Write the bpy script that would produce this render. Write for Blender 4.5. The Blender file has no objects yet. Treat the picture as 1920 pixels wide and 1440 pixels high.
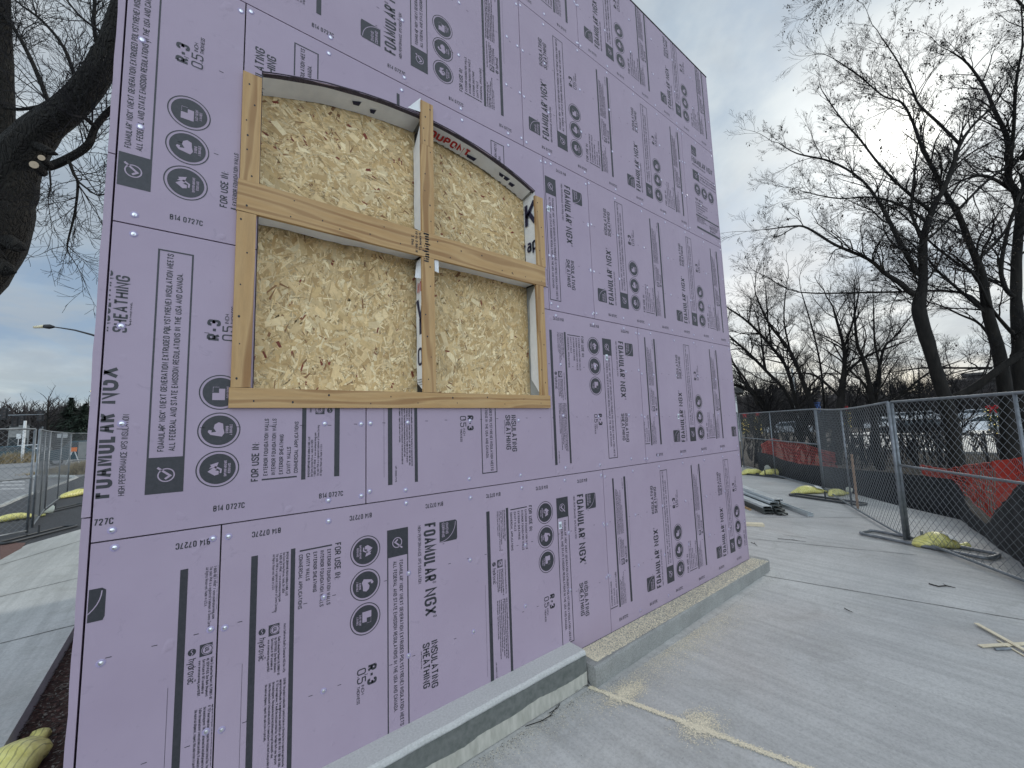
import bpy, bmesh, math, random
from math import sin, cos, pi, radians, sqrt, atan2, hypot
from mathutils import Vector, Matrix, noise
random.seed(7)
S = 0.3048          # everything below is laid out in feet: u along the sheathed wall, y into the scene, z up (0 = first board joint)
ZG = 4.42           # height of that joint above the walk
scene = bpy.context.scene
COL = scene.collection

# ---------------------------------------------------------------- camera
F, YAW, PIT, ROL = 768.27, 0.671926, 0.101974, -0.0345695
CAM = Vector((-2.395546, -7.037379, 1.208264))
fwd = Vector((sin(YAW)*cos(PIT), cos(YAW)*cos(PIT), sin(PIT)))
rg = Vector((cos(YAW), -sin(YAW), 0)); up0 = rg.cross(fwd)
RT = rg*cos(ROL) + up0*sin(ROL); UP = -rg*sin(ROL) + up0*cos(ROL)
cd = bpy.data.cameras.new('camera'); cam = bpy.data.objects.new('camera', cd); COL.objects.link(cam)
cd.sensor_width = 36; cd.lens = F/1920*36; cd.clip_start = .05; cd.clip_end = 2000
M = Matrix((RT, UP, -fwd)).transposed().to_4x4(); M.translation = Vector((CAM.x, CAM.y, CAM.z+ZG))*S
cam.matrix_world = M; scene.camera = cam
def at(x, y, d):                      # a point d feet deep along the line of sight through a photo position
    return CAM + (fwd + RT*((x-960)/F) - UP*((y-720)/F))*d
def gd(x, y, z):                      # where that line meets the level z
    d = fwd + RT*((x-960)/F) - UP*((y-720)/F)
    return CAM + d*((z-CAM.z)/d.z)

# ---------------------------------------------------------------- world and sun
scene.view_settings.view_transform = 'Standard'; scene.view_settings.look = 'None'
scene.view_settings.exposure = 0.12; scene.view_settings.gamma = 1; scene.view_settings.use_curve_mapping = False
SUND = Vector((0.8947, 0.0867, 0.4383)).normalized()
EL = math.asin(SUND.z); AZ = atan2(SUND.x, SUND.y)
world = bpy.data.worlds.new('World'); scene.world = world; world.use_nodes = True
nt = world.node_tree; nt.nodes.clear(); N = nt.nodes; L = nt.links
def nd(t, **k):
    n = N.new(t)
    for a, b in k.items(): setattr(n, a, b)
    return n
def mth(op, a, b=None, c=None, clamp=False):
    n = nd('ShaderNodeMath', operation=op); n.use_clamp = clamp
    for i, v in enumerate((a, b, c)):
        if v is None: continue
        if isinstance(v, (int, float)): n.inputs[i].default_value = v
        else: L.new(v, n.inputs[i])
    return n.outputs[0]
def mixc(f, a, b, mode='MIX'):
    n = nd('ShaderNodeMix', data_type='RGBA', blend_type=mode)
    for s, v in ((n.inputs[0], f), (n.inputs[6], a), (n.inputs[7], b)):
        if isinstance(v, (int, float)): s.default_value = v
        elif isinstance(v, tuple): s.default_value = (*v, 1) if len(v) == 3 else v
        else: L.new(v, s)
    return n.outputs[2]
def ramp(f, stops):
    n = nd('ShaderNodeValToRGB'); L.new(f, n.inputs[0]); e = n.color_ramp.elements
    while len(e) < len(stops): e.new(.5)
    for i, (p, c) in enumerate(stops): e[i].position = p; e[i].color = (*c, 1) if isinstance(c, tuple) else (c, c, c, 1)
    return n.outputs[0]
def vmth(op, a, b):
    n = nd('ShaderNodeVectorMath', operation=op)
    for i, v in enumerate((a, b)):
        if isinstance(v, (tuple, Vector)): n.inputs[i].default_value = tuple(v)
        else: L.new(v, n.inputs[i])
    return n
sky = nd('ShaderNodeTexSky', sky_type='NISHITA'); sky.sun_disc = False; sky.sun_elevation = EL; sky.sun_rotation = AZ
sky.air_density = 1.0; sky.dust_density = 1.5; sky.ozone_density = 1.5
tc = nd('ShaderNodeTexCoord'); D = tc.outputs['Generated']
sep = nd('ShaderNodeSeparateXYZ'); L.new(D, sep.inputs[0])
zc = mth('MAXIMUM', sep.outputs[2], .06)
pl = nd('ShaderNodeCombineXYZ'); L.new(mth('DIVIDE', sep.outputs[0], mth('ADD', zc, .25)), pl.inputs[0]); L.new(mth('DIVIDE', sep.outputs[1], mth('ADD', zc, .25)), pl.inputs[1]); pl.inputs[2].default_value = 3.3
def noisew(sc, det, ro=.55, dist=0.):
    n = nd('ShaderNodeTexNoise'); L.new(pl.outputs[0], n.inputs['Vector']); n.inputs['Scale'].default_value = sc; n.inputs['Detail'].default_value = det
    n.inputs['Roughness'].default_value = ro; n.inputs['Distortion'].default_value = dist; return n.outputs['Fac']
n1 = noisew(1.1, 7, .55, .3); n2 = noisew(.8, 5, .5, .2); n3 = noisew(3.1, 8, .6, .5)
cl = ramp(n1, [(.36, (2.9, 3.9, 5.2)), (.45, (3.9, 4.8, 5.7)), (.53, (5.6, 6.3, 6.7)), (.65, (7.0, 7.4, 7.6))])
cl = mixc(ramp(n3, [(.42, 0.), (.62, .7)]), cl, (3.9, 4.4, 4.9))
cov = ramp(n2, [(.35, .62), (.6, .95)])
col = mixc(cov, sky.outputs[0], cl)
dt = vmth('DOT_PRODUCT', D, tuple(SUND)).outputs['Value']; dt = mth('MAXIMUM', dt, 0)
g1 = mth('MULTIPLY', mth('POWER', dt, 9.), .65); g2 = mth('MULTIPLY', mth('POWER', dt, 70.), 4.0); g3 = mth('MULTIPLY', mth('POWER', dt, 900.), 14.)
g1 = mth('MULTIPLY', g1, mth('ADD', n3, .5))
glow = mth('ADD', mth('ADD', g1, g2), g3)
gc = mixc(1., (1.0, .98, .93), glow, 'MULTIPLY')
gv = nd('ShaderNodeCombineXYZ'); [L.new(glow, gv.inputs[i]) for i in range(3)]
glc = vmth('MULTIPLY', gv.outputs[0], (1.0, .975, .89)).outputs[0]
# added brightness in the unseen sky behind the camera, to light wall and reveals
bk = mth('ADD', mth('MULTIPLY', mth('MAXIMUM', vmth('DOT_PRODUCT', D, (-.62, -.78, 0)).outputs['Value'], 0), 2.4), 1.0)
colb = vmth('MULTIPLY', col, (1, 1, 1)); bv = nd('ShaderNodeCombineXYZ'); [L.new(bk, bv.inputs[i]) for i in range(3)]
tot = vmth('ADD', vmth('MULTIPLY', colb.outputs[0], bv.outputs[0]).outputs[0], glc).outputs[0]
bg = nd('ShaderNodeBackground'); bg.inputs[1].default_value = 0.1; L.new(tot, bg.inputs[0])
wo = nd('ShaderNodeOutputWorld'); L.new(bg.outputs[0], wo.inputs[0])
sl = bpy.data.lights.new('sun', 'SUN'); sl.energy = 1.5; sl.angle = radians(12); sl.color = (1, .96, .88)
so = bpy.data.objects.new('sun', sl); so.rotation_euler = (-SUND).to_track_quat('-Z', 'Y').to_euler(); so.location = (0, 0, 30); COL.objects.link(so)

# ---------------------------------------------------------------- materials
MT = {}
def mat(name, base=(.5, .5, .5), rough=.8, metal=0., fn=None, spec=.5):
    global N, L, nt
    m = bpy.data.materials.new(name); m.use_nodes = True; nt = m.node_tree; N = nt.nodes; L = nt.links
    b = N['Principled BSDF']; b.inputs['Base Color'].default_value = (*base, 1); b.inputs['Roughness'].default_value = rough; b.inputs['Metallic'].default_value = metal
    b.inputs['Specular IOR Level'].default_value = spec
    if fn: fn(b)
    MT[name] = m; return m
def coords(scale=(1, 1, 1), rot=(0, 0, 0)):
    t = nd('ShaderNodeTexCoord'); mp = nd('ShaderNodeMapping'); L.new(t.outputs['Object'], mp.inputs[0]); mp.inputs['Scale'].default_value = scale; mp.inputs['Rotation'].default_value = rot
    return mp.outputs[0]
def nz(vec, sc, det=4, ro=.5, dist=0.):
    n = nd('ShaderNodeTexNoise'); L.new(vec, n.inputs['Vector']); n.inputs['Scale'].default_value = sc; n.inputs['Detail'].default_value = det; n.inputs['Roughness'].default_value = ro; n.inputs['Distortion'].default_value = dist
    return n.outputs['Fac']
def bump(b, h, st, dist=.01):
    n = nd('ShaderNodeBump'); n.inputs['Strength'].default_value = st; n.inputs['Distance'].default_value = dist; L.new(h, n.inputs['Height']); L.new(n.outputs[0], b.inputs['Normal'])
def simple(c1, c2, sc=8, st=.15, det=5, scale=(1, 1, 1), dist=.004):
    def f(b):
        v = coords(scale); n = nz(v, sc, det, .6); L.new(ramp(n, [(.32, c1), (.68, c2)]), b.inputs['Base Color']); bump(b, n, st, dist)
    return f
def foamf(b):
    v = coords(); n = nz(v, 2.2, 4, .55); f = nz(coords((1, 1, .25)), 260, 2, .6); n2 = nz(coords((.3, 1, 1)), 9, 5, .7)
    c = ramp(n, [(.3, (.366, .288, .378)), (.7, (.412, .330, .424))]); oi = nd('ShaderNodeObjectInfo'); c = mixc(mth('MULTIPLY', oi.outputs['Random'], .35), c, (.405, .315, .385)); c = mixc(ramp(nz(v, 13, 7, .8, .8), [(.60, 0.), (.66, .22), (.70, 0.)]), c, (.17, .15, .20)); c = mixc(ramp(n2, [(.66, 0.), (.78, .25)]), c, (.47, .42, .53))
    L.new(c, b.inputs['Base Color']); h = mth('ADD', mth('MULTIPLY', f, .25), mth('MULTIPLY', nz(v, 3, 3), 6)); h = mth('ADD', h, mth('MULTIPLY', ramp(nz(v, 11, 2, .5), [(.68, 0.), (.78, 1.)]), 2.5)); bump(b, h, .5, .0016)
mat('foam', rough=.5, fn=foamf)
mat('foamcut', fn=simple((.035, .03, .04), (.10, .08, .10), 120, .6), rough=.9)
def inkf(b):
    n = nz(coords(), 60, 5, .7); L.new(ramp(n, [(.3, (.026, .027, .033)), (.68, (.045, .044, .053)), (.82, (.13, .115, .15))]), b.inputs['Base Color'])
mat('ink', rough=.42, fn=inkf)
mat('blackink', (.02, .02, .025), .6); mat('navyink', (.01, .012, .05), .6); mat('redink', (.45, .015, .02), .6)
def woodf(axis, hue):
    def f(b):
        sc = [1, 1, 1]; sc = [(.10 if i == axis else 1) for i in range(3)]
        v = coords(tuple(sc)); t = nd('ShaderNodeTexWave'); t.wave_type = 'BANDS'; t.bands_direction = 'Z' if axis == 0 else 'X'
        L.new(v, t.inputs[0]); t.inputs['Scale'].default_value = 4.5; t.inputs['Distortion'].default_value = 14; t.inputs['Detail'].default_value = 3; t.inputs['Detail Scale'].default_value = 1.3
        fi = nz(v, 90, 4, .7); big = nz(coords(), 2.3, 3)
        c = ramp(t.outputs['Fac'], [(.0, (.52*hue, .31*hue, .125*hue)), (.6, (.58*hue, .37*hue, .165*hue)), (.95, (.33*hue, .17*hue, .06*hue))])
        c = mixc(ramp(fi, [(.4, .0), (.75, .45)]), c, (.33*hue, .2*hue, .09*hue)); c = mixc(ramp(big, [(.35, .0), (.7, .35)]), c, (.62*hue, .42*hue, .21*hue))
        kv = nz(coords(tuple(.35 if i == axis else 1 for i in range(3))), 3.1, 1); c = mixc(ramp(kv, [(.66, 0.), (.72, .85)]), c, (.17, .08, .03)); c = mixc(.12, c, (.20, .13, .08))
        L.new(c, b.inputs['Base Color']); bump(b, fi, .2, .002)
    return f
mat('lumber_h', rough=.65, fn=woodf(0, .98)); mat('lumber_v', rough=.65, fn=woodf(2, .98)); mat('scrapwood', rough=.7, fn=woodf(0, 1.15))
def attrf(b):
    a = nd('ShaderNodeAttribute'); a.attribute_name = 'tone'; n = nz(coords((1, 1, 1)), 70, 4, .7)
    L.new(mixc(ramp(n, [(.35, 0.), (.8, .35)]), a.outputs['Color'], (.30, .19, .09)), b.inputs['Base Color'])
mat('osb', rough=.7, fn=attrf)
def attrf2(b):
    a = nd('ShaderNodeAttribute'); a.attribute_name = 'tone'; L.new(a.outputs['Color'], b.inputs['Base Color'])
mat('toned', rough=.85, fn=attrf2)
mat('wrap', fn=simple((.74, .75, .77), (.88, .885, .89), 7, .5, 5, dist=.01), rough=.55)
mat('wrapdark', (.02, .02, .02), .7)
mat('greyliner', fn=simple((.30, .31, .30), (.42, .43, .42), 9, .3), rough=.6)
mat('caulk', (.8, .8, .78), .6)
mat('capmetal', (.75, .75, .78), .28, 1.0); mat('dimple', fn=simple((.30, .25, .40), (.42, .36, .54), 80, .4), rough=.4)
mat('label', (.72, .76, .82), .5)
def concf(c1, c2, warm=.0, streak=True):
    def f(b):
        v = coords(); n = nz(v, 1.1, 6, .6); fi = nz(v, 60, 6, .75); st = nz(coords((7, .35, 1), (0, 0, radians(-6))), 2.2, 5, .6)
        c = ramp(n, [(.3, c1), (.7, c2)])
        if streak: c = mixc(ramp(st, [(.42, .0), (.62, .30)]), c, tuple(x*.62 for x in c1)); c = mixc(ramp(nz(v, .45, 5, .6, 1.), [(.5, 0.), (.75, .45)]), c, (c1[0]*1.02, c1[1]*.9, c1[2]*.83))
        c = mixc(ramp(nz(v, 1.7, 8, .75, 1.5), [(.52, 0.), (.60, .20), (.72, .32)]), c, (c1[0]*.62, c1[1]*.60, c1[2]*.55)); c = mixc(ramp(nz(v, 9, 6, .7), [(.62, 0.), (.74, .4)]), c, (.62, .60, .55)); c = mixc(ramp(fi, [(.35, .35), (.55, .0)]), c, tuple(x*.45 for x in c1)); c = mixc(ramp(nz(v, 130, 3, .6), [(.62, 0.), (.72, .35)]), c, (.75, .75, .72))
        L.new(c, b.inputs['Base Color']); bump(b, mth('ADD', mth('MULTIPLY', fi, .6), mth('MULTIPLY', st, .8)), .5, .003)
    return f
mat('concrete', rough=.85, fn=concf((.42, .415, .405), (.555, .55, .53)))
mat('concrete_old', rough=.9, fn=concf((.40, .41, .395), (.53, .54, .52)))
def curbf(b):
    v = coords(); n = nz(v, 5, 8, .65); fi = nz(v, 140, 5, .8); c = ramp(n, [(.3, (.28, .28, .265)), (.7, (.41, .41, .39))])
    c = mixc(ramp(fi, [(.38, .55), (.55, 0.)]), c, (.13, .13, .12)); L.new(c, b.inputs['Base Color']); bump(b, mth('ADD', n, fi), .8, .006)
mat('curb', rough=.9, fn=curbf)
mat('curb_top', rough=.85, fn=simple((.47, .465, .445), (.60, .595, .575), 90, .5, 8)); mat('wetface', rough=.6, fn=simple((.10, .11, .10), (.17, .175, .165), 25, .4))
mat('palegrout', rough=.9, fn=simple((.36, .35, .30), (.52, .50, .44), 30, .6, scale=(1, 1, .3)))
mat('groove', fn=simple((.06, .06, .055), (.14, .14, .13), 40, .3), rough=.95)
mat('asphalt', fn=simple((.028, .030, .034), (.060, .062, .068), 30, .4), rough=.85)
mat('roadway', fn=simple((.17, .175, .18), (.25, .25, .255), 3, .2), rough=.8)
mat('roadpale', fn=simple((.36, .36, .34), (.46, .46, .44), 1, .1), rough=.7)
mat('lane', (.38, .38, .38), .7)
def soilf(b):
    v = coords(); n = nz(v, 3, 8, .75); f = nz(v, 30, 6, .8); c = ramp(n, [(.3, (.035, .026, .018)), (.55, (.085, .066, .048)), (.75, (.17, .15, .125))])
    c = mixc(ramp(f, [(.4, .6), (.6, 0.)]), c, (.015, .012, .01)); L.new(c, b.inputs['Base Color']); bump(b, mth('ADD', n, f), 1., .05)
mat('soil', rough=1., fn=soilf)
mat('mulch', fn=simple((.018, .008, .006), (.09, .045, .035), 26, .9, dist=.03), rough=1.)
mat('brick', fn=simple((.10, .055, .045), (.18, .10, .085), 40, .4), rough=.9)
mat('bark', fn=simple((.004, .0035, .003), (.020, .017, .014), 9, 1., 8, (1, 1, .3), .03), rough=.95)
def barkf(b):
    v = coords((1, 1, .33)); vo = nd('ShaderNodeTexVoronoi'); vo.feature = 'DISTANCE_TO_EDGE'; w = nd('ShaderNodeTexNoise'); L.new(v, w.inputs['Vector']); w.inputs['Scale'].default_value = 6
    L.new(vmth('ADD', v, vmth('MULTIPLY', w.outputs['Color'], (.3, .3, .3)).outputs[0]).outputs[0], vo.inputs['Vector']); vo.inputs['Scale'].default_value = 24
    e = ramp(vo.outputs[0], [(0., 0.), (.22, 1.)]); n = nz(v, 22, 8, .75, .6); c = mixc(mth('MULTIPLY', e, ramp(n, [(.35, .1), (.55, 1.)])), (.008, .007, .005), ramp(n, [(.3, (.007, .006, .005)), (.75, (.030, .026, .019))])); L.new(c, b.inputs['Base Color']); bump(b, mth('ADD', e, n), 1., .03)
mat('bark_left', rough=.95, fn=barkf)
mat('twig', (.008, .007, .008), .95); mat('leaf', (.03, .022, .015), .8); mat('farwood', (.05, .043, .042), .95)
mat('cutwood', (.45, .36, .25), .8)
mat('galv', fn=simple((.15, .165, .18), (.26, .28, .30), 12, .1), rough=.5, metal=.5)
mat('wire', (.20, .215, .23), .5, .4); mat('galvdark', (.07, .075, .08), .5, .6)
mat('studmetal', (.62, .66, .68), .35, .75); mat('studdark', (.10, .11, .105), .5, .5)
mat('blackfab', fn=simple((.003, .0035, .005), (.011, .012, .017), 5, .8, dist=.05), rough=.75)
mat('orange', (.40, .032, .018), .6); mat('palewood', fn=simple((.60, .52, .37), (.76, .68, .50), 14, .2, scale=(.15, 1, 1)), rough=.7)
def bagf(b):
    v = coords(); n = nz(v, 16, 4); s = nd('ShaderNodeTexWave'); L.new(coords((1, 1, 1), (0, .2, .3)), s.inputs[0]); s.inputs['Scale'].default_value = 11; s.inputs['Distortion'].default_value = 4
    c = ramp(n, [(.3, (.66, .61, .16)), (.7, (.84, .79, .32))]); c = mixc(ramp(s.outputs['Fac'], [(.88, 0.), (.94, .5)]), c, (.12, .12, .06)); c = mixc(ramp(nz(v, 5, 5, .7), [(.5, 0.), (.7, .5)]), c, (.25, .21, .10)); L.new(c, b.inputs['Base Color']); bump(b, n, .5, .02)
mat('bag', rough=.4, fn=bagf); mat('bagclear', (.55, .56, .48), .35); mat('baglabel', (.75, .75, .72), .5)
mat('iron', (.012, .012, .014), .5); mat('stake', fn=simple((.25, .16, .1), (.35, .22, .14), 20, .2), rough=.8)
mat('carwhite', (.75, .76, .78), .2); mat('carblack', (.012, .013, .016), .2); mat('carsilver', (.45, .47, .5), .25, .4); mat('carteal', (.02, .06, .08), .2)
mat('glass', (.02, .03, .035), .06); mat('tyre', (.015, .015, .015), .8); mat('rim', (.4, .4, .42), .3, .8)
mat('siding', fn=simple((.22, .225, .22), (.30, .30, .29), 4, .1), rough=.85); mat('roofing', (.07, .068, .066), .9); mat('darkwall', (.05, .048, .048), .9); mat('bluewall', (.13, .17, .21), .6)
mat('conifer', fn=simple((.010, .022, .014), (.028, .050, .028), 3, .2), rough=.9); mat('dryplant', fn=simple((.16, .125, .07), (.34, .28, .17), 6, .2), rough=.95)
mat('garland', fn=simple((.008, .02, .008), (.02, .045, .018), 9, .2), rough=.9); mat('bow', (.55, .008, .015), .5)
mat('signwhite', (.65, .66, .66), .6); mat('signorange', (.75, .18, .03), .5); mat('bluebox', (.05, .12, .35), .5)
def emf(c, s):
    def f(b): b.inputs['Emission Color'].default_value = (*c, 1); b.inputs['Emission Strength'].default_value = s
    return f
mat('bulb', (.9, .8, .3), .4, fn=emf((1, .75, .2), 1.6)); mat('greenlamp', (.05, .6, .3), .4, fn=emf((.1, 1, .5), 5)); mat('lens_off', (.03, .02, .02), .3)
mat('lamplens', (.7, .62, .42), .3)

# ---------------------------------------------------------------- mesh helpers
WL = {}
class MB:
    def __init__(s): s.v = []; s.f = []; s.m = []; s.c = []; s.cm = 0; s.cc = None
    def add(s, vs, fs):
        o = len(s.v); s.v += [tuple(a) for a in vs]; s.f += [tuple(i+o for i in f) for f in fs]; s.m += [s.cm]*len(fs)
        if s.cc is not None: s.c += [s.cc]*len(vs)
    def quad(s, a, b, c, d): s.add((a, b, c, d), ((0, 1, 2, 3),))
    def box(s, x0, x1, y0, y1, z0, z1):
        s.add([(x, y, z) for x in (x0, x1) for y in (y0, y1) for z in (z0, z1)], ((0, 1, 3, 2), (4, 6, 7, 5), (0, 4, 5, 1), (2, 3, 7, 6), (0, 2, 6, 4), (1, 5, 7, 3)))
    def obox(s, c, ax, ay, az, hx, hy, hz):     # oriented box
        c = Vector(c); s.add([c+ax*(hx*i)+ay*(hy*j)+az*(hz*k) for i in (-1, 1) for j in (-1, 1) for k in (-1, 1)], ((0, 1, 3, 2), (4, 6, 7, 5), (0, 4, 5, 1), (2, 3, 7, 6), (0, 2, 6, 4), (1, 5, 7, 3)))
    def beam(s, a, b, w, h, upv=Vector((0, 0, 1))):
        a = Vector(a); b = Vector(b); d = b-a; l = d.length; d.normalize(); x = d.cross(upv).normalized(); y = x.cross(d)
        s.obox((a+b)/2, d, x, y, l/2, w/2, h/2)
    def tube(s, pts, rad, n=6, cap=True, wob=0.):
        pts = [Vector(p) for p in pts]; k = len(pts)
        if isinstance(rad, (int, float)): rad = [rad]*k
        vs = []; t0 = (pts[1]-pts[0]).normalized(); ref = Vector((0, 0, 1)) if abs(t0.z) < .9 else Vector((1, 0, 0)); x = t0.cross(ref).normalized()
        for i, p in enumerate(pts):
            t = (pts[min(i+1, k-1)]-pts[max(i-1, 0)])
            t = t.normalized() if t.length > 1e-9 else t0
            x = (x-t*x.dot(t)); x = x.normalized() if x.length > 1e-6 else t.orthogonal().normalized(); y = t.cross(x)
            for j in range(n):
                a = 2*pi*j/n; r = rad[i]
                if wob: r *= 1+wob*noise.noise(Vector((p.x*1.7+cos(a)*1.3, p.y*1.7+sin(a)*1.3, p.z*1.7)))
                vs.append(p+x*(cos(a)*r)+y*(sin(a)*r))
        fs = [(i*n+j, i*n+(j+1) % n, (i+1)*n+(j+1) % n, (i+1)*n+j) for i in range(k-1) for j in range(n)]
        if cap: fs += [tuple(range(n-1, -1, -1)), tuple((k-1)*n+j for j in range(n))]
        s.add(vs, fs)
    def prism(s, poly, y0, y1):                 # outline in the wall plane (u, z), extruded in y
        n = len(poly); s.add([(a, y0, b) for a, b in poly]+[(a, y1, b) for a, b in poly], [tuple(range(n)), tuple(range(2*n-1, n-1, -1))]+[(i, i+n, (i+1) % n+n, (i+1) % n) for i in range(n)])
    def slab(s, poly, z0, z1):
        n = len(poly); s.add([(a, b, z1) for a, b in poly]+[(a, b, z0) for a, b in poly], [tuple(range(n)), tuple(range(2*n-1, n-1, -1))]+[(i, i+n, (i+1) % n+n, (i+1) % n) for i in range(n)])
    def build(s, name, mats, parent=None, smooth=False, org=None):
        if not isinstance(mats, (list, tuple)): mats = [mats]
        xs = [p[0] for p in s.v]; ys = [p[1] for p in s.v]; zs = [p[2] for p in s.v]
        o = Vector(org) if org is not None else Vector(((min(xs)+max(xs))/2, (min(ys)+max(ys))/2, min(zs)))
        me = bpy.data.meshes.new(name); me.from_pydata([((x-o.x)*S, (y-o.y)*S, (z-o.z)*S) for x, y, z in s.v], [], s.f)
        for m in mats: me.materials.append(MT[m])
        if len(mats) > 1: me.polygons.foreach_set('material_index', s.m)
        if s.c:
            at_ = me.color_attributes.new('tone', 'FLOAT_COLOR', 'POINT'); at_.data.foreach_set('color', [q for c in s.c for q in (*c, 1)])
        if smooth: me.polygons.foreach_set('use_smooth', [True]*len(me.polygons))
        me.update(); ob = bpy.data.objects.new(name, me); COL.objects.link(ob)
        place(ob, o, parent); return ob
def place(ob, o, parent):
    W = Vector((o.x, o.y, o.z+ZG))*S; WL[ob.name] = W; ob.location = W
    if parent: ob.parent = parent; ob.location = W-WL[parent.name]
def empty(name, o, parent=None):
    ob = bpy.data.objects.new(name, None); ob.empty_display_size = .2; COL.objects.link(ob); place(ob, Vector(o), parent); return ob
def tag(o, label=None, cat=None, group=None, kind=None):
    for k, v in (('label', label), ('category', cat), ('group', group), ('kind', kind)):
        if v: o[k] = v
    return o
def kids(o): return [c for c in bpy.data.objects if c.parent == o]
def copy_tree(o, loc=None, rot=None, parent=None):
    c = o.copy(); COL.objects.link(c); c.parent = parent
    if loc is not None: c.location = loc
    if rot is not None: c.rotation_euler = rot
    for k in list(o.children): copy_tree(k, parent=c)
    return c

# ---------------------------------------------------------------- stroke lettering
GL = {}
def gl(ch, w, *st): GL[ch] = (w, [(q[0] == 'r', q[0] == 'c', [tuple(map(float, p.split(','))) for p in q.lstrip('rc').split()]) for q in st])
for r in '''A .82|0,0 .5,1 1,0|.17,.3 .83,.3
B .76|0,0 0,1|r0,1 .95,1 .95,.54 0,.54|r0,.54 1,.54 1,0 0,0
C .76|r1,.7 1,1 0,1 0,0 1,0 1,.3
D .76|r0,1 1,1 1,0 0,0|0,0 0,1
E .66|1,1 0,1 0,0 1,0|0,.53 .85,.53
F .64|1,1 0,1 0,0|0,.5 .85,.5
G .78|r1,.7 1,1 0,1 0,0 1,0 1,.5 .5,.5
H .78|0,0 0,1|1,0 1,1|0,.52 1,.52
I .0|0,0 0,1
J .6|r1,1 1,0 0,0 0,.3
K .78|0,0 0,1|1,1 0,.4|1,0 .3,.6
L .62|0,1 0,0 1,0
M 1.0|0,0 0,1 .5,.2 1,1 1,0
N .8|0,0 0,1 1,0 1,1
O .78|c0,0 0,1 1,1 1,0
P .74|0,0 0,1|r0,1 1,1 1,.44 0,.44
Q .78|c0,0 0,1 1,1 1,0|.6,.25 1,-.1
R .76|0,0 0,1|r0,1 1,1 1,.47 0,.47|.5,.47 1,0
S .74|r1,.72 1,1 0,1 0,.6 1,.42 1,0 0,0 0,.28
T .74|0,1 1,1|.5,1 .5,0
U .78|r0,1 0,0 1,0 1,1
V .8|0,1 .5,0 1,1
W 1.15|0,1 .25,0 .5,.85 .75,0 1,1
X .8|0,0 1,1|0,1 1,0
Y .8|0,1 .5,.45 1,1|.5,.45 .5,0
Z .7|0,1 1,1 0,0 1,0
0 .74|c0,0 0,1 1,1 1,0
1 .3|0,.8 1,1 1,0
2 .72|r0,.72 0,1 1,1 1,.6 0,.05|0,0 1,0
3 .72|r0,.75 0,1 1,1 1,.53 .35,.53|r.35,.53 1,.53 1,0 0,0 0,.25
4 .76|.8,0 .8,1 0,.25 1,.25
5 .72|1,1 0,1 0,.55|r0,.6 1,.6 1,0 0,0 0,.25
6 .74|r1,.75 1,1 0,1 0,.3|c0,0 0,.58 1,.58 1,0
7 .7|0,1 1,1 .35,0
8 .74|c0,.54 0,1 1,1 1,.54|c0,0 0,.54 1,.54 1,0
9 .74|r0,.25 0,0 1,0 1,.7|c0,.42 0,1 1,1 1,.42
a .6|r0,.68 1,.68 1,0|c0,0 0,.4 1,.4 1,0
b .6|0,0 0,1|c0,0 0,.68 1,.68 1,0
c .55|r1,.5 1,.68 0,.68 0,0 1,0 1,.2
d .6|1,0 1,1|c0,0 0,.68 1,.68 1,0
e .6|r0,.34 1,.34 1,.68 0,.68 0,0 1,0
f .4|r1,1 .3,1 .3,0|0,.66 .9,.66
g .6|c0,0 0,.68 1,.68 1,0|r1,.68 1,-.3 0,-.3
h .6|0,0 0,1|r0,.68 1,.68 1,0
i 0|0,0 0,.68|0,.85 0,1
j .2|r1,.68 1,-.3 0,-.3
k .6|0,0 0,1|.9,.68 0,.25|.35,.4 1,0
l 0|0,0 0,1
m .95|0,0 0,.68|r0,.68 .5,.68 .5,0|r.5,.68 1,.68 1,0
n .6|0,0 0,.68|r0,.68 1,.68 1,0
o .6|c0,0 0,.68 1,.68 1,0
p .6|0,-.3 0,.68|c0,0 0,.68 1,.68 1,0
q .6|1,-.3 1,.68|c0,0 0,.68 1,.68 1,0
r .42|0,0 0,.68|r0,.5 .3,.68 1,.68
s .55|r1,.55 1,.68 0,.68 0,.34 1,.34 1,0 0,0 0,.13
t .4|.4,.95 .4,0 1,0|0,.68 .95,.68
u .6|r0,.68 0,0 1,0|1,.68 1,0
v .58|0,.68 .5,0 1,.68
w .9|0,.68 .25,0 .5,.6 .75,0 1,.68
x .58|0,0 1,.68|0,.68 1,0
y .58|0,.68 .5,0|1,.68 .3,-.3
z .5|0,.68 1,.68 0,0 1,0
. 0|0,0 0,.09
, 0|0,.05 -.05,-.15
: 0|0,0 0,.06|0,.55 0,.61
- .5|0,.45 1,.45
/ .5|0,0 1,1
( .3|r1,1.05 0,.8 0,.2 1,-.05
) .3|r0,1.05 1,.8 1,.2 0,-.05
& .8|r1,.5 .7,0 0,0 0,.4 .7,.75 .5,1 .2,.8 1,0
@ .34|c0,.72 0,1 1,1 1,.72
~ .6|0,1 .45,1|.22,1 .22,.7|.6,.7 .6,1 .8,.8 1,1 1,.7
' 0|0,1 0,.8'''.split('\n'):
    a = r.split('|'); h = a[0].split(' '); gl(h[0], float(h[1]), *a[1:])
def rounded(pts, closed, r):
    out = []; n = len(pts)
    for i, p in enumerate(pts):
        if not closed and i in (0, n-1): out.append(p); continue
        a = Vector(pts[i-1]); b = Vector(p); c = Vector(pts[(i+1) % n]); la = (a-b).length; lc = (c-b).length; q = min(r, la*.49, lc*.49)
        A = b+(a-b)*(q/max(la, 1e-6)); C = b+(c-b)*(q/max(lc, 1e-6))
        for t in (0, .33, .67, 1): out.append(tuple(A*(1-t)**2+b*(2*t*(1-t))+C*t*t))
    return out
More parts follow.
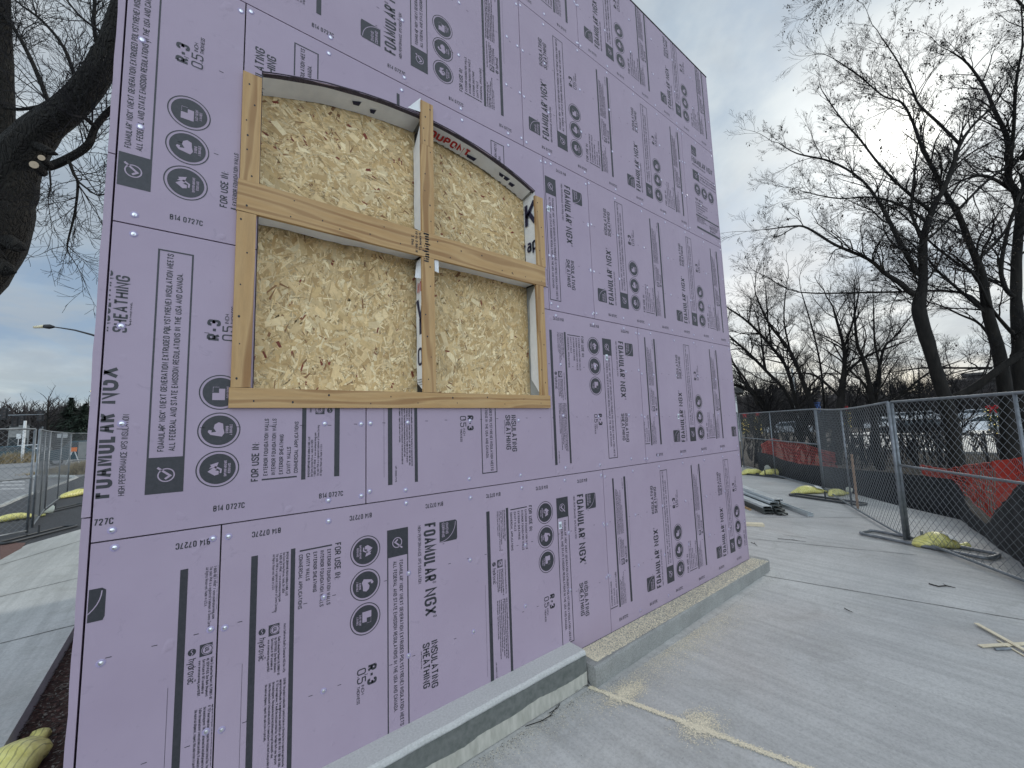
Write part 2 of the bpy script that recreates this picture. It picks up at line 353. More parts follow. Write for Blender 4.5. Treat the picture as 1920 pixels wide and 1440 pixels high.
def stroke(pts, w, closed=False):           # a mitred ribbon, as quads of 2-D points
    P = [Vector(p) for p in pts]; n = len(P); Lf = []; Rt = []
    for i in range(n):
        if closed: a, c = P[i-1], P[(i+1) % n]
        else: a, c = P[max(i-1, 0)], P[min(i+1, n-1)]
        d1 = (P[i]-a); d2 = (c-P[i])
        d1 = d1.normalized() if d1.length > 1e-9 else d2.normalized(); d2 = d2.normalized() if d2.length > 1e-9 else d1
        n1 = Vector((-d1.y, d1.x)); n2 = Vector((-d2.y, d2.x)); m = n1+n2
        m = m.normalized() if m.length > 1e-6 else n1; k = w/2/max(m.dot(n1), .45); Lf.append(P[i]+m*k); Rt.append(P[i]-m*k)
    return [(Lf[i], Lf[(i+1) % n], Rt[(i+1) % n], Rt[i]) for i in range(n if closed else n-1)]
def textw(s, h, wt, cond, gap):
    x = 0
    for ch in s:
        if ch == ' ': x += h*.32*cond*2; continue
        x += GL[ch][0]*h*cond*(.42 if ch == '@' else 1)+wt+gap
    return x-gap
def text(out, s, a0, b0, h, wt, length=None, cond=.62, lay=0):      # reads along +a, letters point to +b
    gap = wt*.55
    if length:
        w1 = textw(s, h, wt, 1, gap); w0 = textw(s, h, wt, 0, gap); cond = max(.1, (length-w0)/(w1-w0))
    x = a0
    for ch in s:
        if ch == ' ': x += h*.32*cond*2; continue
        w, sts = GL[ch]; sm = .42 if ch == '@' else 1; ww = w*h*cond*sm
        for r, c, pts in sts:
            q = [(x+wt/2+p[0]*ww, b0+wt/2+p[1]*(h-wt)) for p in pts]
            if len(q) == 2 and q[0] == q[1]: q[1] = (q[0][0], q[0][1]+.001)
            if r or c: q = rounded(q, c, h*.2*(.5 if sm < 1 else 1))
            for f in stroke(q, wt*(.5 if sm < 1 else 1), c): out.append((lay, [(p.x, p.y) for p in f]))
        x += ww+wt+gap
    return x
def rect(out, a0, a1, b0, b1, lay=0):
    n = max(1, int((a1-a0)/.12))
    for i in range(n): p, q = a0+(a1-a0)*i/n, a0+(a1-a0)*(i+1)/n; out.append((lay, [(p, b0), (q, b0), (q, b1), (p, b1)]))
def ring(out, ca, cb, r0, r1, n=40, lay=0):
    for i in range(n):
        t, u = 2*pi*i/n, 2*pi*(i+1)/n; out.append((lay, [(ca+r0*cos(t), cb+r0*sin(t)), (ca+r1*cos(t), cb+r1*sin(t)), (ca+r1*cos(u), cb+r1*sin(u)), (ca+r0*cos(u), cb+r0*sin(u))]))
def disc(out, ca, cb, r, n=36, lay=0): out.append((lay, [(ca+r*cos(2*pi*i/n), cb+r*sin(2*pi*i/n)) for i in range(n)]))
def line(out, pts, w, closed=False, lay=0):
    for f in stroke(pts, w, closed): out.append((lay, [(p.x, p.y) for p in f]))

def template():
    o = []
    rect(o, .5, 3.74, 0, .08); rect(o, .5, 3.74, .5, .56)
    line(o, [(1.9, -.07), (3.6, -.07)], .004)
    # fine print between the bars
    y = .44; rows = [('OWENS CORNING FOAM INSULATION, LLC', .62, .011), ('One Owens Corning Parkway, Toledo, OH 43659', .57, .005), ('1-800-GET-PINK@ / www.owenscorning.com', .68, .007), ('The color PINK is a registered trademark of Owens Corning.', .80, .005), ('All Rights Reserved. Made in U.S.A.', .5, .005)]
    for i, (s, l, wt) in enumerate(rows): text(o, s, .53, y-i*.044, .032, wt*.8, l)
    text(o, 'Meets California Quality Standards HSC/UM 475c', 1.53, .425, .032, .005, .67)
    o += [(0, [(1.5, .235), (1.65, .235), (1.65, .37), (1.5, .37)])]; disc(o, 1.575, .315, .062, 28, 1); ring(o, 1.575, .315, .048, .056, 28, 2); text(o, 'UL', 1.545, .29, .05, .010, .062, lay=2)
    for i, (s, l) in enumerate((('Code Evaluation Report UL ER8811-01', .52), ('UL CERTIFIED. See Bulk Shipment', .47), ('Certificate U-197 available at', .42), ('www.owenscorning.com/U197.', .44))): text(o, s, 1.69, .355-i*.043, .031, .0065, l)
    disc(o, 1.56, .155, .043, 24); line(o, [(1.525, .16), (1.55, .145), (1.575, .165), (1.6, .15)], .007, lay=1); text(o, 'hydrovac', 1.64, .12, .085, .0095, .30); text(o, '~', 1.9, .17, .035, .006, .03)
    c = ['CAUTION. This product is combustible. A protective barrier or thermal barrier is required as specified in the', 'appropriate building code. For more information, consult SDS or call 1-800-GET-PINK@ (1-800-438-7465).', "If @ 75'F mean temperature, 'R' means the resistance to heat flow. The higher the R-value, the greater", 'the insulating power. This insulation must be installed properly to get the marked R-value.', "Follow the manufacturer's instructions carefully. If a manufacturer's fact sheet is not provided with", 'the material shipment, request this and review it carefully.']
    for i, s in enumerate(c): text(o, s, 2.28, .435-i*.046, .033, .0055, (1.17, 1.16, 1.1, 1.0, 1.12, .74)[i])
    text(o, 'MP-0000-FV5', 3.42, .13, .03, .006, .28)
    # for use in
    text(o, 'FOR USE IN:', .54, 1.12, .095, .016, .56); rect(o, .545, .567, .62, 1.08)
    for i, (s, l) in enumerate((('EXTERIOR FOUNDATION WALLS', .83), ('INTERIOR FOUNDATION WALLS', .83), ('EXTERIOR SHEATHING', .59), ('CAVITY WALLS', .40), ('COMMERCIAL APPLICATIONS', .78))): text(o, s, .61, 1.008-i*.1, .055, .0092, l)
    # three roundels
    for k, ca in enumerate((.76, 1.29, 1.82)):
        cb = 1.605; ring(o, ca, cb, .232, .246, 48); disc(o, ca, cb, .205, 44)
        if k == 0:
            o.append((1, [(ca-.09, cb+.035), (ca-.03, cb+.115), (ca+.035, cb+.03), (ca, cb+.012), (ca-.02, cb+.03), (ca-.03, cb-.01), (ca-.075, cb-.01)]))
            o.append((1, [(ca+.01, cb+.1), (ca+.04, cb+.075), (ca+.06, cb+.09), (ca+.09, cb-.005), (ca+.0, cb+.02), (ca+.02, cb+.035)])); line(o, [(ca-.06, cb-.03), (ca-.01, cb-.035), (ca+.03, cb+.03)], .02, lay=1)
            text(o, 'SUPERIOR MOISTURE', ca-.11, cb-.1, .032, .006, .22, lay=1); text(o, 'RESISTANCE', ca-.07, cb-.145, .032, .006, .14, lay=1)
        elif k == 1:
            P = [(-.09, -.03), (-.06, .1), (-.02, .13), (.005, .12), (0, .085), (-.03, .09), (-.02, .035), (.03, .065), (.08, .055), (.11, .01), (.09, -.04), (.02, -.045), (-.04, -.06)]
            o.append((1, [(ca+q[0], cb+q[1]) for q in P])); text(o, 'STRONG', ca-.045, cb-.105, .034, .006, .1, lay=1); text(o, '& DURABLE', ca-.07, cb-.15, .034, .006, .15, lay=1)
        else:
            P = [(-.11, -.05), (.05, -.05), (.05, .02), (-.01, .02), (-.01, .095), (-.11, .095)]
            o.append((1, [(ca+q[0], cb+q[1]) for q in P]))
            for j in range(5): rect(o, ca+.005+j*.014, ca+.012+j*.014, cb+.085, cb+.092, 1); rect(o, ca+.068, ca+.075, cb+.02+j*.015, cb+.028+j*.015, 1)
            text(o, 'EASY TO CUT', ca-.08, cb-.1, .034, .006, .165, lay=1); text(o, '& HANDLE', ca-.06, cb-.145, .034, .006, .125, lay=1)
    text(o, 'R-3', 2.55, 1.635, .155, .036, .3); text(o, '0.5', 2.56, 1.475, .14, .018, .22); text(o, 'INCH', 2.81, 1.54, .048, .007, .14); text(o, 'THICKNESS', 2.81, 1.47, .048, .007, .26)
    # statement box
    rect(o, .5, .96, 1.97, 2.35); ring(o, .73, 2.15, .074, .088, 36, 1); line(o, [(.68, 2.16), (.72, 2.11), (.83, 2.24)], .024, lay=1)
    rect(o, .96, 3.74, 1.97, 1.99); rect(o, .96, 3.74, 2.33, 2.35); rect(o, 3.72, 3.74, 1.99, 2.33)
    text(o, 'FOAMULAR@ NGX@ (NEXT GENERATION EXTRUDED POLYSTYRENE) INSULATION MEETS', 1.035, 2.185, .067, .0105, 2.66)
    text(o, 'ALL FEDERAL AND STATE EMISSION REGULATIONS IN THE USA AND CANADA.', 1.035, 2.075, .067, .0105, 2.41)
    text(o, 'FOAMULAR', .51, 2.65, .24, .040, 1.02); text(o, '@', 1.545, 2.65, .24, .016); text(o, 'NGX', 1.65, 2.65, .24, .040, .46); text(o, '@', 2.13, 2.65, .24, .016)
    text(o, 'HIGH PERFORMANCE XPS INSULATION', .52, 2.535, .062, .0075, 1.0)
    # maker's square
    P = [(.53, 2.97), (.90, 2.97), (.90, 3.33), (.86, 3.345), (.56, 3.345), (.53, 3.31)]; o.append((0, P))
    line(o, [(.56+.33*cos(radians(90-t))*1.0, 2.98+.33*sin(radians(90-t))) for t in range(0, 91, 9)], .011, lay=1)
    text(o, 'OWENS', .56, 3.10, .055, .009, .2, lay=1); text(o, 'CORNING', .55, 3.02, .055, .009, .26, lay=1); text(o, '@', .92, 2.95, .12, .01)
    text(o, 'INSULATING', 2.555, 2.765, .135, .0225, .79); text(o, 'SHEATHING', 2.555, 2.605, .135, .0225, .74); text(o, 'SHEATHING PANEL', 2.66, 2.57, .018, .004, .3)
    return o
TPL = template()
SK, INK = .0022, .0038                      # the skin of the print stands 1-2 mm proud of the foam
def prints(name, parent, places, clip, holes=False, stamps=()):
    """places: (mode, U, V) up: u=U-b, v=V+a ; down: u=U+b, v=V-a ; flat: u=U+a, v=V+b"""
    mb = MB()
    def put(q, fn, lay):
        pts = [fn(a, b) for a, b in q]; us = [p[0] for p in pts]; vs = [p[1] for p in pts]
        u0, u1, v0, v1 = clip
        if max(us) < u0 or min(us) > u1 or max(vs) < v0 or min(vs) > v1: return
        if holes:
            cu_, cv_ = sum(us)/len(us), sum(vs)/len(vs)
            if WIN[0]-.03 < cu_ < WIN[1]+.03 and WIN[2] < cv_ < arch(cu_)+.035: return
        if min(us) < u0 or max(us) > u1 or min(vs) < v0 or max(vs) > v1:
            for ax, lim, sg in ((0, u0, 1), (0, u1, -1), (1, v0, 1), (1, v1, -1)):   # cut at the board's edge
                np_ = []
                for i in range(len(pts)):
                    A, B = pts[i-1], pts[i]; da, db = (A[ax]-lim)*sg, (B[ax]-lim)*sg
                    if (da < 0) != (db < 0): t = da/(da-db); np_.append((A[0]+(B[0]-A[0])*t, A[1]+(B[1]-A[1])*t))
                    if db >= 0: np_.append(B)
                pts = np_
                if len(pts) < 3: return
        mb.cm = lay % 2; y = -(SK, INK, .0052)[lay]; mb.add([(u, y, v) for u, v in pts], [tuple(range(len(pts)))])
    for mode, U, V in places:
        fn = {'up': lambda a, b: (U-b, V+a), 'down': lambda a, b: (U+b, V-a), 'flat': lambda a, b: (U+a, V+b)}[mode]
        for lay, q in TPL: put(q, fn, lay)
    for uc, vc, sg in stamps:
        o = []; text(o, 'B14 0727C', -.17, -.037, .08, .0128, .36); k = random.uniform(-.01, .01)
        for lay, q in o: put(q, lambda a, b: (uc+sg*a, vc+k+sg*b), 0)
    u0, u1, v0, v1 = clip                       # little dashes printed as cutting guides
    for vr in (1.34, 2.66):
        u = u0+random.uniform(.1, .3)
        vb = math.floor(v0/4.0+.01)*4.0
        while u < u1-.1:
            put([(u, vb+vr-.004), (u+.055, vb+vr-.008), (u+.055, vb+vr+.002), (u, vb+vr+.004)], lambda a, b: (a, b), 0); u += .41
            vr += random.choice((-.03, 0, 0, .03))*.3
    if mb.v: return mb.build(name, ['ink', 'foam'], parent, org=((u0+u1)/2, 0, v0))

# ---------------------------------------------------------------- the sheathed building
bld = tag(empty('building', (5.4, 0, -4)), 'two storey wall sheathed in printed lavender foam boards with a boarded arched window', 'building')
g = .009; TH = .045
WIN = (-1.66, 4.13, 1.76, 6.9)
cu = (WIN[0]+WIN[1])/2; hw = (WIN[1]-WIN[0])/2; sag = .57; RA = (hw*hw+sag*sag)/(2*sag)
def arch(u, off=0): return 6.93+sag-RA+sqrt(max((RA+off)**2-(u-cu)**2, 0))
def board(label, u0, u1, v0, v1, places, poly=None, holes=False, stamps=()):
    P = poly or [(u0+g, v0+g), (u1-g, v0+g), (u1-g, v1-g), (u0+g, v1-g)]
    mb = MB(); mb.prism(P, 0, TH); b = mb.build('foam_board', 'foam', bld); b['label'] = label
    prints('printing', b, places, (u0+.02, u1-.02, v0+.02, v1-.02), holes, stamps); return b
ul, ur = -3.24, 14.1
ap = [(WIN[0]+(WIN[1]-WIN[0])*i/24, 0) for i in range(25)]; ap = [(u, arch(u)) for u, _ in ap]
BD = []
stA = [(-2.26, -.19, -1)]+[(-1.42+1.347*i, -.19, -1) for i in range(6)]
BD.append(board('narrow bottom left board', ul, -1.97, -4, 0, [('down', -2.39, 0), ('down', -6.42, 0)], stamps=[(-2.26, -.19, -1)]))
BD.append(board('full length bottom board whose print reads downward', -1.97, 6.1, -4, 0, [('down', -1.61, 0), ('down', 2.42, 0)], stamps=[(-1.42+1.347*i, -.19, -1) for i in range(6)]))
BD.append(board('bottom right board whose print reads upward', 6.1, ur, -4, 0, [('up', 7.02, -4), ('up', 11.05, -4), ('up', 15.08, -4)], stamps=[(6.6+1.347*i, -3.8, 1) for i in range(6)]))
BD.append(board('board left of and below the window', ul, 0, 0, 4, [('up', -.43, 0)], [(ul+g, g), (-g, g), (-g, WIN[2]), (WIN[0], WIN[2]), (WIN[0], 4-g), (ul+g, 4-g)], True, [(-3.24, .22, 1), (-1.9, .22, 1), (-.56, .22, 1)]))
BD.append(board('board below and right of the window', 0, 8.05, 0, 4, [('down', .38, 4), ('down', 4.41, 4)], [(g, g), (8.05-g, g), (8.05-g, 4-g), (WIN[1], 4-g), (WIN[1], WIN[2]), (g, WIN[2])], True, [(4.75, 3.8, -1), (6.1, 3.8, -1), (7.43, 3.8, -1)]))
BD.append(board('right board of the second row', 8.05, ur, 0, 4, [('up', 8.92, 0), ('up', 12.95, 0), ('up', 16.98, 0)], stamps=[(8.75+1.347*i, .21, 1) for i in range(4)]))
BD.append(board('narrow board at upper left of the window', ul, -1.9, 4, 8, [('up', -.92, 4)], stamps=[(-2.51, 4.21, 1)]))
BD.append(board('board arched over the window', -1.9, 4.45, 4, 8, [('up', 1.14, 4), ('up', 5.17, 4)], [(-1.9+g, 4+g), (WIN[0], 4+g)]+ap+[(WIN[1], 4+g), (4.45-g, 4+g), (4.45-g, 8-g), (-1.9+g, 8-g)], True))
BD.append(board('short upside down board right of the window', 4.45, 6.13, 4, 8, [('down', 2.52, 8)], stamps=[(5.1, 7.8, -1)]))
BD.append(board('right board of the third row', 6.13, ur, 4, 8, [('up', 9.66, 4), ('up', 13.7, 4)], stamps=[(6.9+1.347*i, 4.2, 1) for i in range(6)]))
BD.append(board('left board of the fourth row', ul, 3.83, 8, 12, [('up', -.8, 8), ('up', 3.23, 8)], stamps=[(.57+1.347*i, 8.23, 1) for i in range(-2, 3)]))
BD.append(board('middle board of the fourth row', 3.83, 11.66, 8, 12, [('up', 7.37, 8), ('up', 11.4, 8)], stamps=[(4.61+1.347*i, 8.25, 1) for i in range(6)]))
BD.append(board('end board with its print running sideways', 11.66, ur, 8, 12, [('flat', 11.8, 8.33)]))
BD.append(board('left board of the top row', ul, 6.09, 12, 15.45, [('up', -2.4, 12), ('up', 1.64, 12), ('up', 5.67, 12)], stamps=[(4.1, 12.2, 1), (5.4, 12.2, 1)]))
BD.append(board('right board of the top row', 6.09, ur, 12, 15.45, [('up', 9.72, 12), ('up', 13.76, 12)], stamps=[(6.7+1.347*i, 12.2, 1) for i in range(6)]))
# body behind the boards, and the foam on the hidden side walls
mb = MB(); OS = .47
for r in ((ul+.03, WIN[0]-.02, -4, 15.4), (WIN[1]+.02, ur-.03, -4, 15.4), (WIN[0]-.02, WIN[1]+.02, -4, WIN[2]), (WIN[0]-.02, WIN[1]+.02, 7.6, 15.4)): mb.box(r[0], r[1], TH+.004, .5, r[2], r[3])
mb.box(ul+.03, ur-.03, .62, 14, -4.3, 15.4); tag(mb.build('wall_core', 'darkwall', bld))
random.seed(3)
for v0, v1 in ((-4.0, .3), (.3, 4.9), (4.9, 9.6), (9.6, 15.45)):       # return wall at the left corner, one strip of board edge after another
    mb = MB(); P = []; n = 14
    for i in range(n+1): z = v0+.008+(v1-v0-.016)*i/n; P.append((ul-.085+random.uniform(-.006, .006), z))
    mb.prism(P+[(ul-.012, v1-.008), (ul-.012, v0+.008)], .004, 14); s = mb.build('side_board', 'foam', bld)
mb = MB(); mb.box(ur+.008, ur+.06, .0, 14, -4, 15.43); mb.build('side_board', 'foam', bld)
mb = MB(); mb.box(ul-.1, ur+.08, -.01, 14, 15.46, 15.5); mb.build('top_cap', 'darkwall', bld)
# cap nails
def cap(u, v):
    m = MB(); n = 12; rr = (.046, .038, .025, .013, .0); yy = (-.001, -.006, -.0075, -.012, -.014); mi = (0, 0, 1, 1)
    m.v = [(u+rr[i]*cos(2*pi*j/n), yy[i], v+rr[i]*sin(2*pi*j/n)) for i in range(5) for j in range(n)]
    for i in range(4):
        for j in range(n): m.f.append((i*n+j, i*n+(j+1) % n, (i+1)*n+(j+1) % n, (i+1)*n+j)); m.m.append(mi[i])
    return m
NL = []
studs = [-3.06]+[.71+1.333*i for i in range(-1, 11)]
def inwin(u, v): return WIN[0]-.33 < u < WIN[1]+.3 and 1.5 < v < arch(min(max(u, WIN[0]), WIN[1]))+.1
for k in range(-1, 4):
    vb = 4*k
    for u in studs:
        for dv in (.15, 1.37, 2.66, 3.86):
            NL.append((u+random.uniform(-.05, .05), vb+dv+random.uniform(-.05, .05)))
for uj, vb in ((-1.97, -4), (6.1, -4), (0, 0), (8.05, 0), (-1.9, 4), (4.45, 4), (6.13, 4), (3.83, 8), (11.66, 8), (6.09, 12)):
    for dv in (.15, 1.37, 2.66, 3.86):
        for s in (-.075, .075):
            NL.append((uj+s+random.uniform(-.015, .015), vb+dv+random.uniform(-.05, .05)))
ok = []
for u, v in NL:
    if inwin(u, v) or v > 15.3 or v < -3.85 or u > ur-.05: continue
    if any(abs(u-a) < .22 and abs(v-b) < .12 for a, b in ok) and not any(abs(abs(u-q)-.075) < .03 for q in (-1.97, 6.1, 0, 8.05, -1.9, 4.45, 6.13, 3.83, 11.66, 6.09)): continue
    ok.append((u, v))
def bof(u, v):
    for b, r in zip(BD, ((ul, -1.97, -4, 0), (-1.97, 6.1, -4, 0), (6.1, ur, -4, 0), (ul, 0, 0, 4), (0, 8.05, 0, 4), (8.05, ur, 0, 4), (ul, -1.9, 4, 8), (-1.9, 4.45, 4, 8), (4.45, 6.13, 4, 8), (6.13, ur, 4, 8), (ul, 3.83, 8, 12), (3.83, 11.66, 8, 12), (11.66, ur, 8, 12), (ul, 6.09, 12, 16), (6.09, ur, 12, 16))):
        if r[0] <= u < r[1] and r[2] <= v < r[3]: return b
    return BD[-1]
ok.sort(key=lambda p: (p[0]-CAM.x)**2+(p[1]-CAM.z)**2)
proto = cap(0, 0).build('cap_nail', ['dimple', 'capmetal'], None, True, org=(0, 0, 0)); pm = proto.data; bpy.data.objects.remove(proto)
for u, v in ok[:96]:
    o = bpy.data.objects.new('cap_nail', pm); COL.objects.link(o); place(o, Vector((u, 0, v)), bof(u, v))
mb = MB()
for u, v in ok[96:]:
    c = cap(u, v); o0 = len(mb.v); mb.v += c.v; mb.f += [tuple(i+o0 for i in f) for f in c.f]; mb.m += c.m
o = mb.build('cap_nail', ['dimple', 'capmetal'], bld, True); o['kind'] = 'stuff'
mb = MB()
for u, v in ((4.52, 6.55), (6.49, 2.9), (9.93, 1.25), (4.44, -1.2)): mb.box(u, u+.09, -.007, -.001, v, v+.16); 
lb = mb.build('paper_sticker', 'label', bld)
mb = MB()
for i in range(5):
    for u, v in ((4.52, 6.55), (6.49, 2.9), (9.93, 1.25), (4.44, -1.2)): mb.box(u+.012+i*.014, u+.018+i*.014, -.0095, -.0085, v+.03, v+.11)
mb.build('sticker_bars', 'blackink', lb)

# ---- window
ky = (7.037-.062)/7.037
def fr(u, v): return CAM.x+(u-CAM.x)*ky, CAM.z+(v-CAM.z)*ky
random.seed(11)
def plank(label, u0, u1, v0, v1, ax, y0=-.062, nails=6):
    a, b = fr(u0, v0); c, d = fr(u1, v1); mb = MB(); j = lambda: random.uniform(-.006, .006)
    P = [(a+j(), b+j()), (c+j(), b+j()), (c+j(), d+j()), (a+j(), d+j())]; mb.prism(P, y0, -.002)
    p = mb.build('frame_plank', 'lumber_h' if ax == 0 else 'lumber_v', bld, org=(a+random.uniform(0, 9), random.uniform(0, 3), b)); p['label'] = label
    m = MB()
    for i in range(nails):
        t = (i+.5)/nails+random.uniform(-.04, .04); w = random.choice((.3, .68))+random.uniform(-.1, .1)
        u, v = (a+(c-a)*t, b+(d-b)*w) if ax == 0 else (a+(c-a)*w, b+(d-b)*t)
        m = MB(); r = random.uniform(.009, .016); m.add([(u+r*cos(2*pi*q/7), y0-.0015, v+r*1.3*sin(2*pi*q/7)) for q in range(7)], [tuple(range(7))]); m.build('nail_hole', 'blackink', p)
    return p
plank('upper left upright plank', -1.90, -1.655, 5.06, 6.84, 2)
plank('lower left upright plank', -1.925, -1.68, 1.895, 4.55, 2)
rail = plank('wide crossing rail plank', -1.925, 4.36, 4.56, 5.055, 0, -.066, 18)
plank('top centre upright piece', 1.09, 1.36, 6.92, 7.86, 2, nails=4); plank('upper centre upright plank', 1.085, 1.355, 5.06, 6.915, 2, nails=5)
plank('lower centre upright plank', 1.08, 1.34, 1.895, 4.555, 2)
plank('upper right upright plank', 4.13, 4.39, 5.06, 6.84, 2); plank('lower right upright plank', 4.05, 4.29, 1.895, 4.555, 2)
plank('bottom plank of the window frame', -1.94, 4.345, 1.60, 1.89, 0, nails=12)
m = []; text(m, 'Georgia Pacif', 0, 0, .12, .028, .47); text(m, 'Premium ST', .02, .16, .06, .012, .35); text(m, 'KD-HT S-DRY 19', .0, .24, .05, .012, .42); text(m, '2 SPF', .1, .32, .05, .012, .2)
mb = MB()
for lay, q in m: mb.add([(1.20-b, -.0668, 5.01-a-(.0 if b < .2 else .02)) for a, b in q], [tuple(range(len(q)))])
mb.build('grade_stamp', 'blackink', rail)
# house wrap on the reveals
def sheet(mb, P, nu, nv, amp, seed=0):        # bilinear patch with creases
    a, b, c, d = [Vector(p) for p in P]; n = (b-a).cross(d-a).normalized(); vs = []
    for j in range(nv+1):
        for i in range(nu+1):
            s, t = i/nu, j/nv; p = a*(1-s)*(1-t)+b*s*(1-t)+c*s*t+d*(1-s)*t
            vs.append(p+n*amp*(noise.noise(p*2.3+Vector((seed, 0, 0)))+.5*noise.noise(p*6.1)))
    mb.add(vs, [(j*(nu+1)+i, j*(nu+1)+i+1, (j+1)*(nu+1)+i+1, (j+1)*(nu+1)+i) for j in range(nv) for i in range(nu)])
def wrap(name, P, nu=10, nv=3, amp=.03, m='wrap', seed=0):
    mb = MB(); sheet(mb, P, nu, nv, amp, seed); return mb.build(name, m, bld, True)
R = .455
wrap('left_jamb_wrap', ((-1.645, 0, 1.86), (-1.645, 0, 6.95), (-1.655, R, 6.95), (-1.655, R, 1.86)), 14, 3, .006)
wrap('sill_wrap', ((-1.66, 0, 1.885), (4.1, 0, 1.885), (4.1, R, 1.86), (-1.66, R, 1.86)), 20, 3, .01)
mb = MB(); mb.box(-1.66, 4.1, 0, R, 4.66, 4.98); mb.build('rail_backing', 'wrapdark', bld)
wrap('rail_wrap', ((-1.66, -.0, 4.60), (1.12, -.0, 4.60), (1.12, R, 4.63), (-1.66, R-.05, 4.60)), 18, 4, .03); wrap('rail_wrap', ((1.30, -.0, 4.60), (4.08, -.0, 4.60), (4.08, R, 4.63), (1.30, R, 4.63)), 18, 4, .02, seed=4)
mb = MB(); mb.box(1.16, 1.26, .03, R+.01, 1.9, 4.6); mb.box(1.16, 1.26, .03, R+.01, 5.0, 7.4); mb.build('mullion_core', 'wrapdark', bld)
w1 = wrap('mullion_wrap', ((1.10, -.0, 5.05), (1.09, -.0, 7.40), (1.11, R-.05, 7.0), (1.11, R-.05, 5.3)), 16, 4, .01)
w2 = wrap('mullion_wrap', ((1.095, -.0, 1.9), (1.085, -.0, 4.58), (1.11, R-.12, 4.3), (1.11, R-.12, 2.1)), 16, 4, .012)
mb = MB(); sheet(mb, ((1.12, -.01, 4.1), (1.11, -.01, 4.58), (1.06, R-.25, 4.5), (.98, .12, 4.14)), 5, 3, .02); mb.build('wrap_flap', 'wrap', bld, True)
mb = MB(); sheet(mb, ((1.33, -.03, 4.3), (1.42, -.03, 4.28), (1.42, -.02, 4.56), (1.33, -.03, 4.56)), 4, 4, .01); mb.build('wrap_flap', 'wrap', bld, True)
mb = MB(); sheet(mb, ((1.07, -.03, 7.55), (1.07, -.04, 7.86), (.86, -.03, 7.60), (.80, -.02, 7.53)), 4, 4, .02); mb.build('wrap_flap', 'wrap', bld, True)
w3 = wrap('right_jamb_wrap', ((4.12, -.0, 5.05), (4.12, -.0, 6.98), (4.13, R, 6.9), (4.13, R-.02, 5.25)), 16, 4, .006)
w4 = wrap('right_jamb_wrap', ((4.05, -.0, 1.9), (4.04, -.0, 4.58), (4.09, R-.14, 4.25), (4.09, R-.10, 2.3)), 16, 4, .02)
wrap('right_jamb_liner', ((4.135, .0, 1.9), (4.135, .0, 4.6), (4.135, R, 4.6), (4.135, R, 1.9)), 6, 2, .0, 'greyliner')
def onside(s, par, u, y0, z0, h, wt, m, ln=None, flip=False, rot=False):      # letters on a reveal facing the camera side
    t = []; text(t, s, 0, 0, h, wt, ln); b = MB()
    for lay, q in t:
        b.add([(u, y0-a, z0+c) for a, c in q], [tuple(range(len(q)))])
    b.build('wrap_lettering', m, par)
onside('K', w3, 4.10, .38, 6.10, .66, .11, 'navyink', .42)
onside('rap', w3, 4.10, .50, 5.46, .34, .055, 'navyink', .52)
onside('Y', w2, 1.085, .30, 2.98, .80, .10, 'navyink', .36); onside('o', w2, 1.085, .25, 2.42, .50, .05, 'navyink', .2)
onside('NT', w2, 1.085, .24, 3.86, .22, .035, 'redink', .2)
t = []; [text(t, s, 0, 0-i*.05, .03, .006, l) for i, (s, l) in enumerate((('The building wrap', .26), ('is a registered', .2), ('for use in walls', .24)))]
b = MB(); [b.add([(1.085, .28-a, 2.14+c) for a, c in q], [tuple(range(len(q)))]) for lay, q in t]; b.build('wrap_lettering', 'blackink', w2)
# arch liner with the cut foam edge
def archstrip(name, m, y0, y1, u0, u1, drop0, drop1, jag=0., n=48):
    mb = MB(); vs = []
    for i in range(n+1):
        u = u0+(u1-u0)*i/n; j = random.uniform(-jag, jag); k = .012*noise.noise(Vector((u*2.1, 3, 1)))
        vs += [(u, y0, arch(u)-drop0+k), (u, y1+j, arch(u)-drop1+k+j*.4)]
    mb.add(vs, [(2*i, 2*i+1, 2*i+3, 2*i+2) for i in range(n)]); return mb.build(name, m, bld, True)
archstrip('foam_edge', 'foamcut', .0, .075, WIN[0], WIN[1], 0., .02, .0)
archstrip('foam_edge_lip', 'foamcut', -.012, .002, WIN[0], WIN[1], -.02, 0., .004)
archstrip('arch_wrap', 'wrap', .075, .44, WIN[0], 1.12, .015, .075, .015)
a2 = archstrip('arch_wrap', 'wrap', .075, .41, 1.3, 4.05, .015, .075, .04)
archstrip('arch_backing', 'greyliner', .125, .47, WIN[0], WIN[1], .0, .03)
t = []; text(t, 'DUPONT', 0, 0, .19, .045, .98); mb = MB()
for lay, q in t: mb.add([(1.42+a, .34-c*.95, arch(1.42+a)-.02-(.22-c*.95)*.2-.014) for a, c in q], [tuple(range(len(q)))])
mb.build('wrap_lettering', 'redink', a2)
for u, w, y in ((2.35, .25, .28), (2.9, .16, .25), (3.2, .3, .2), (3.5, .18, .24), (-.2, .16, .2), (.15, .12, .27)):
    mb = MB(); za = lambda q, yy: arch(q)-.03-(yy-.12)*.19; mb.add([(u, y, za(u, y)), (u+w, y-.03, za(u+w, y-.03)), (u+w*.9, y+.07, za(u+w*.9, y+.07)), (u+.04, y+.07, za(u+.04, y+.07))], [(0, 1, 2, 3)]); mb.build('wrap_mark', 'navyink', a2)
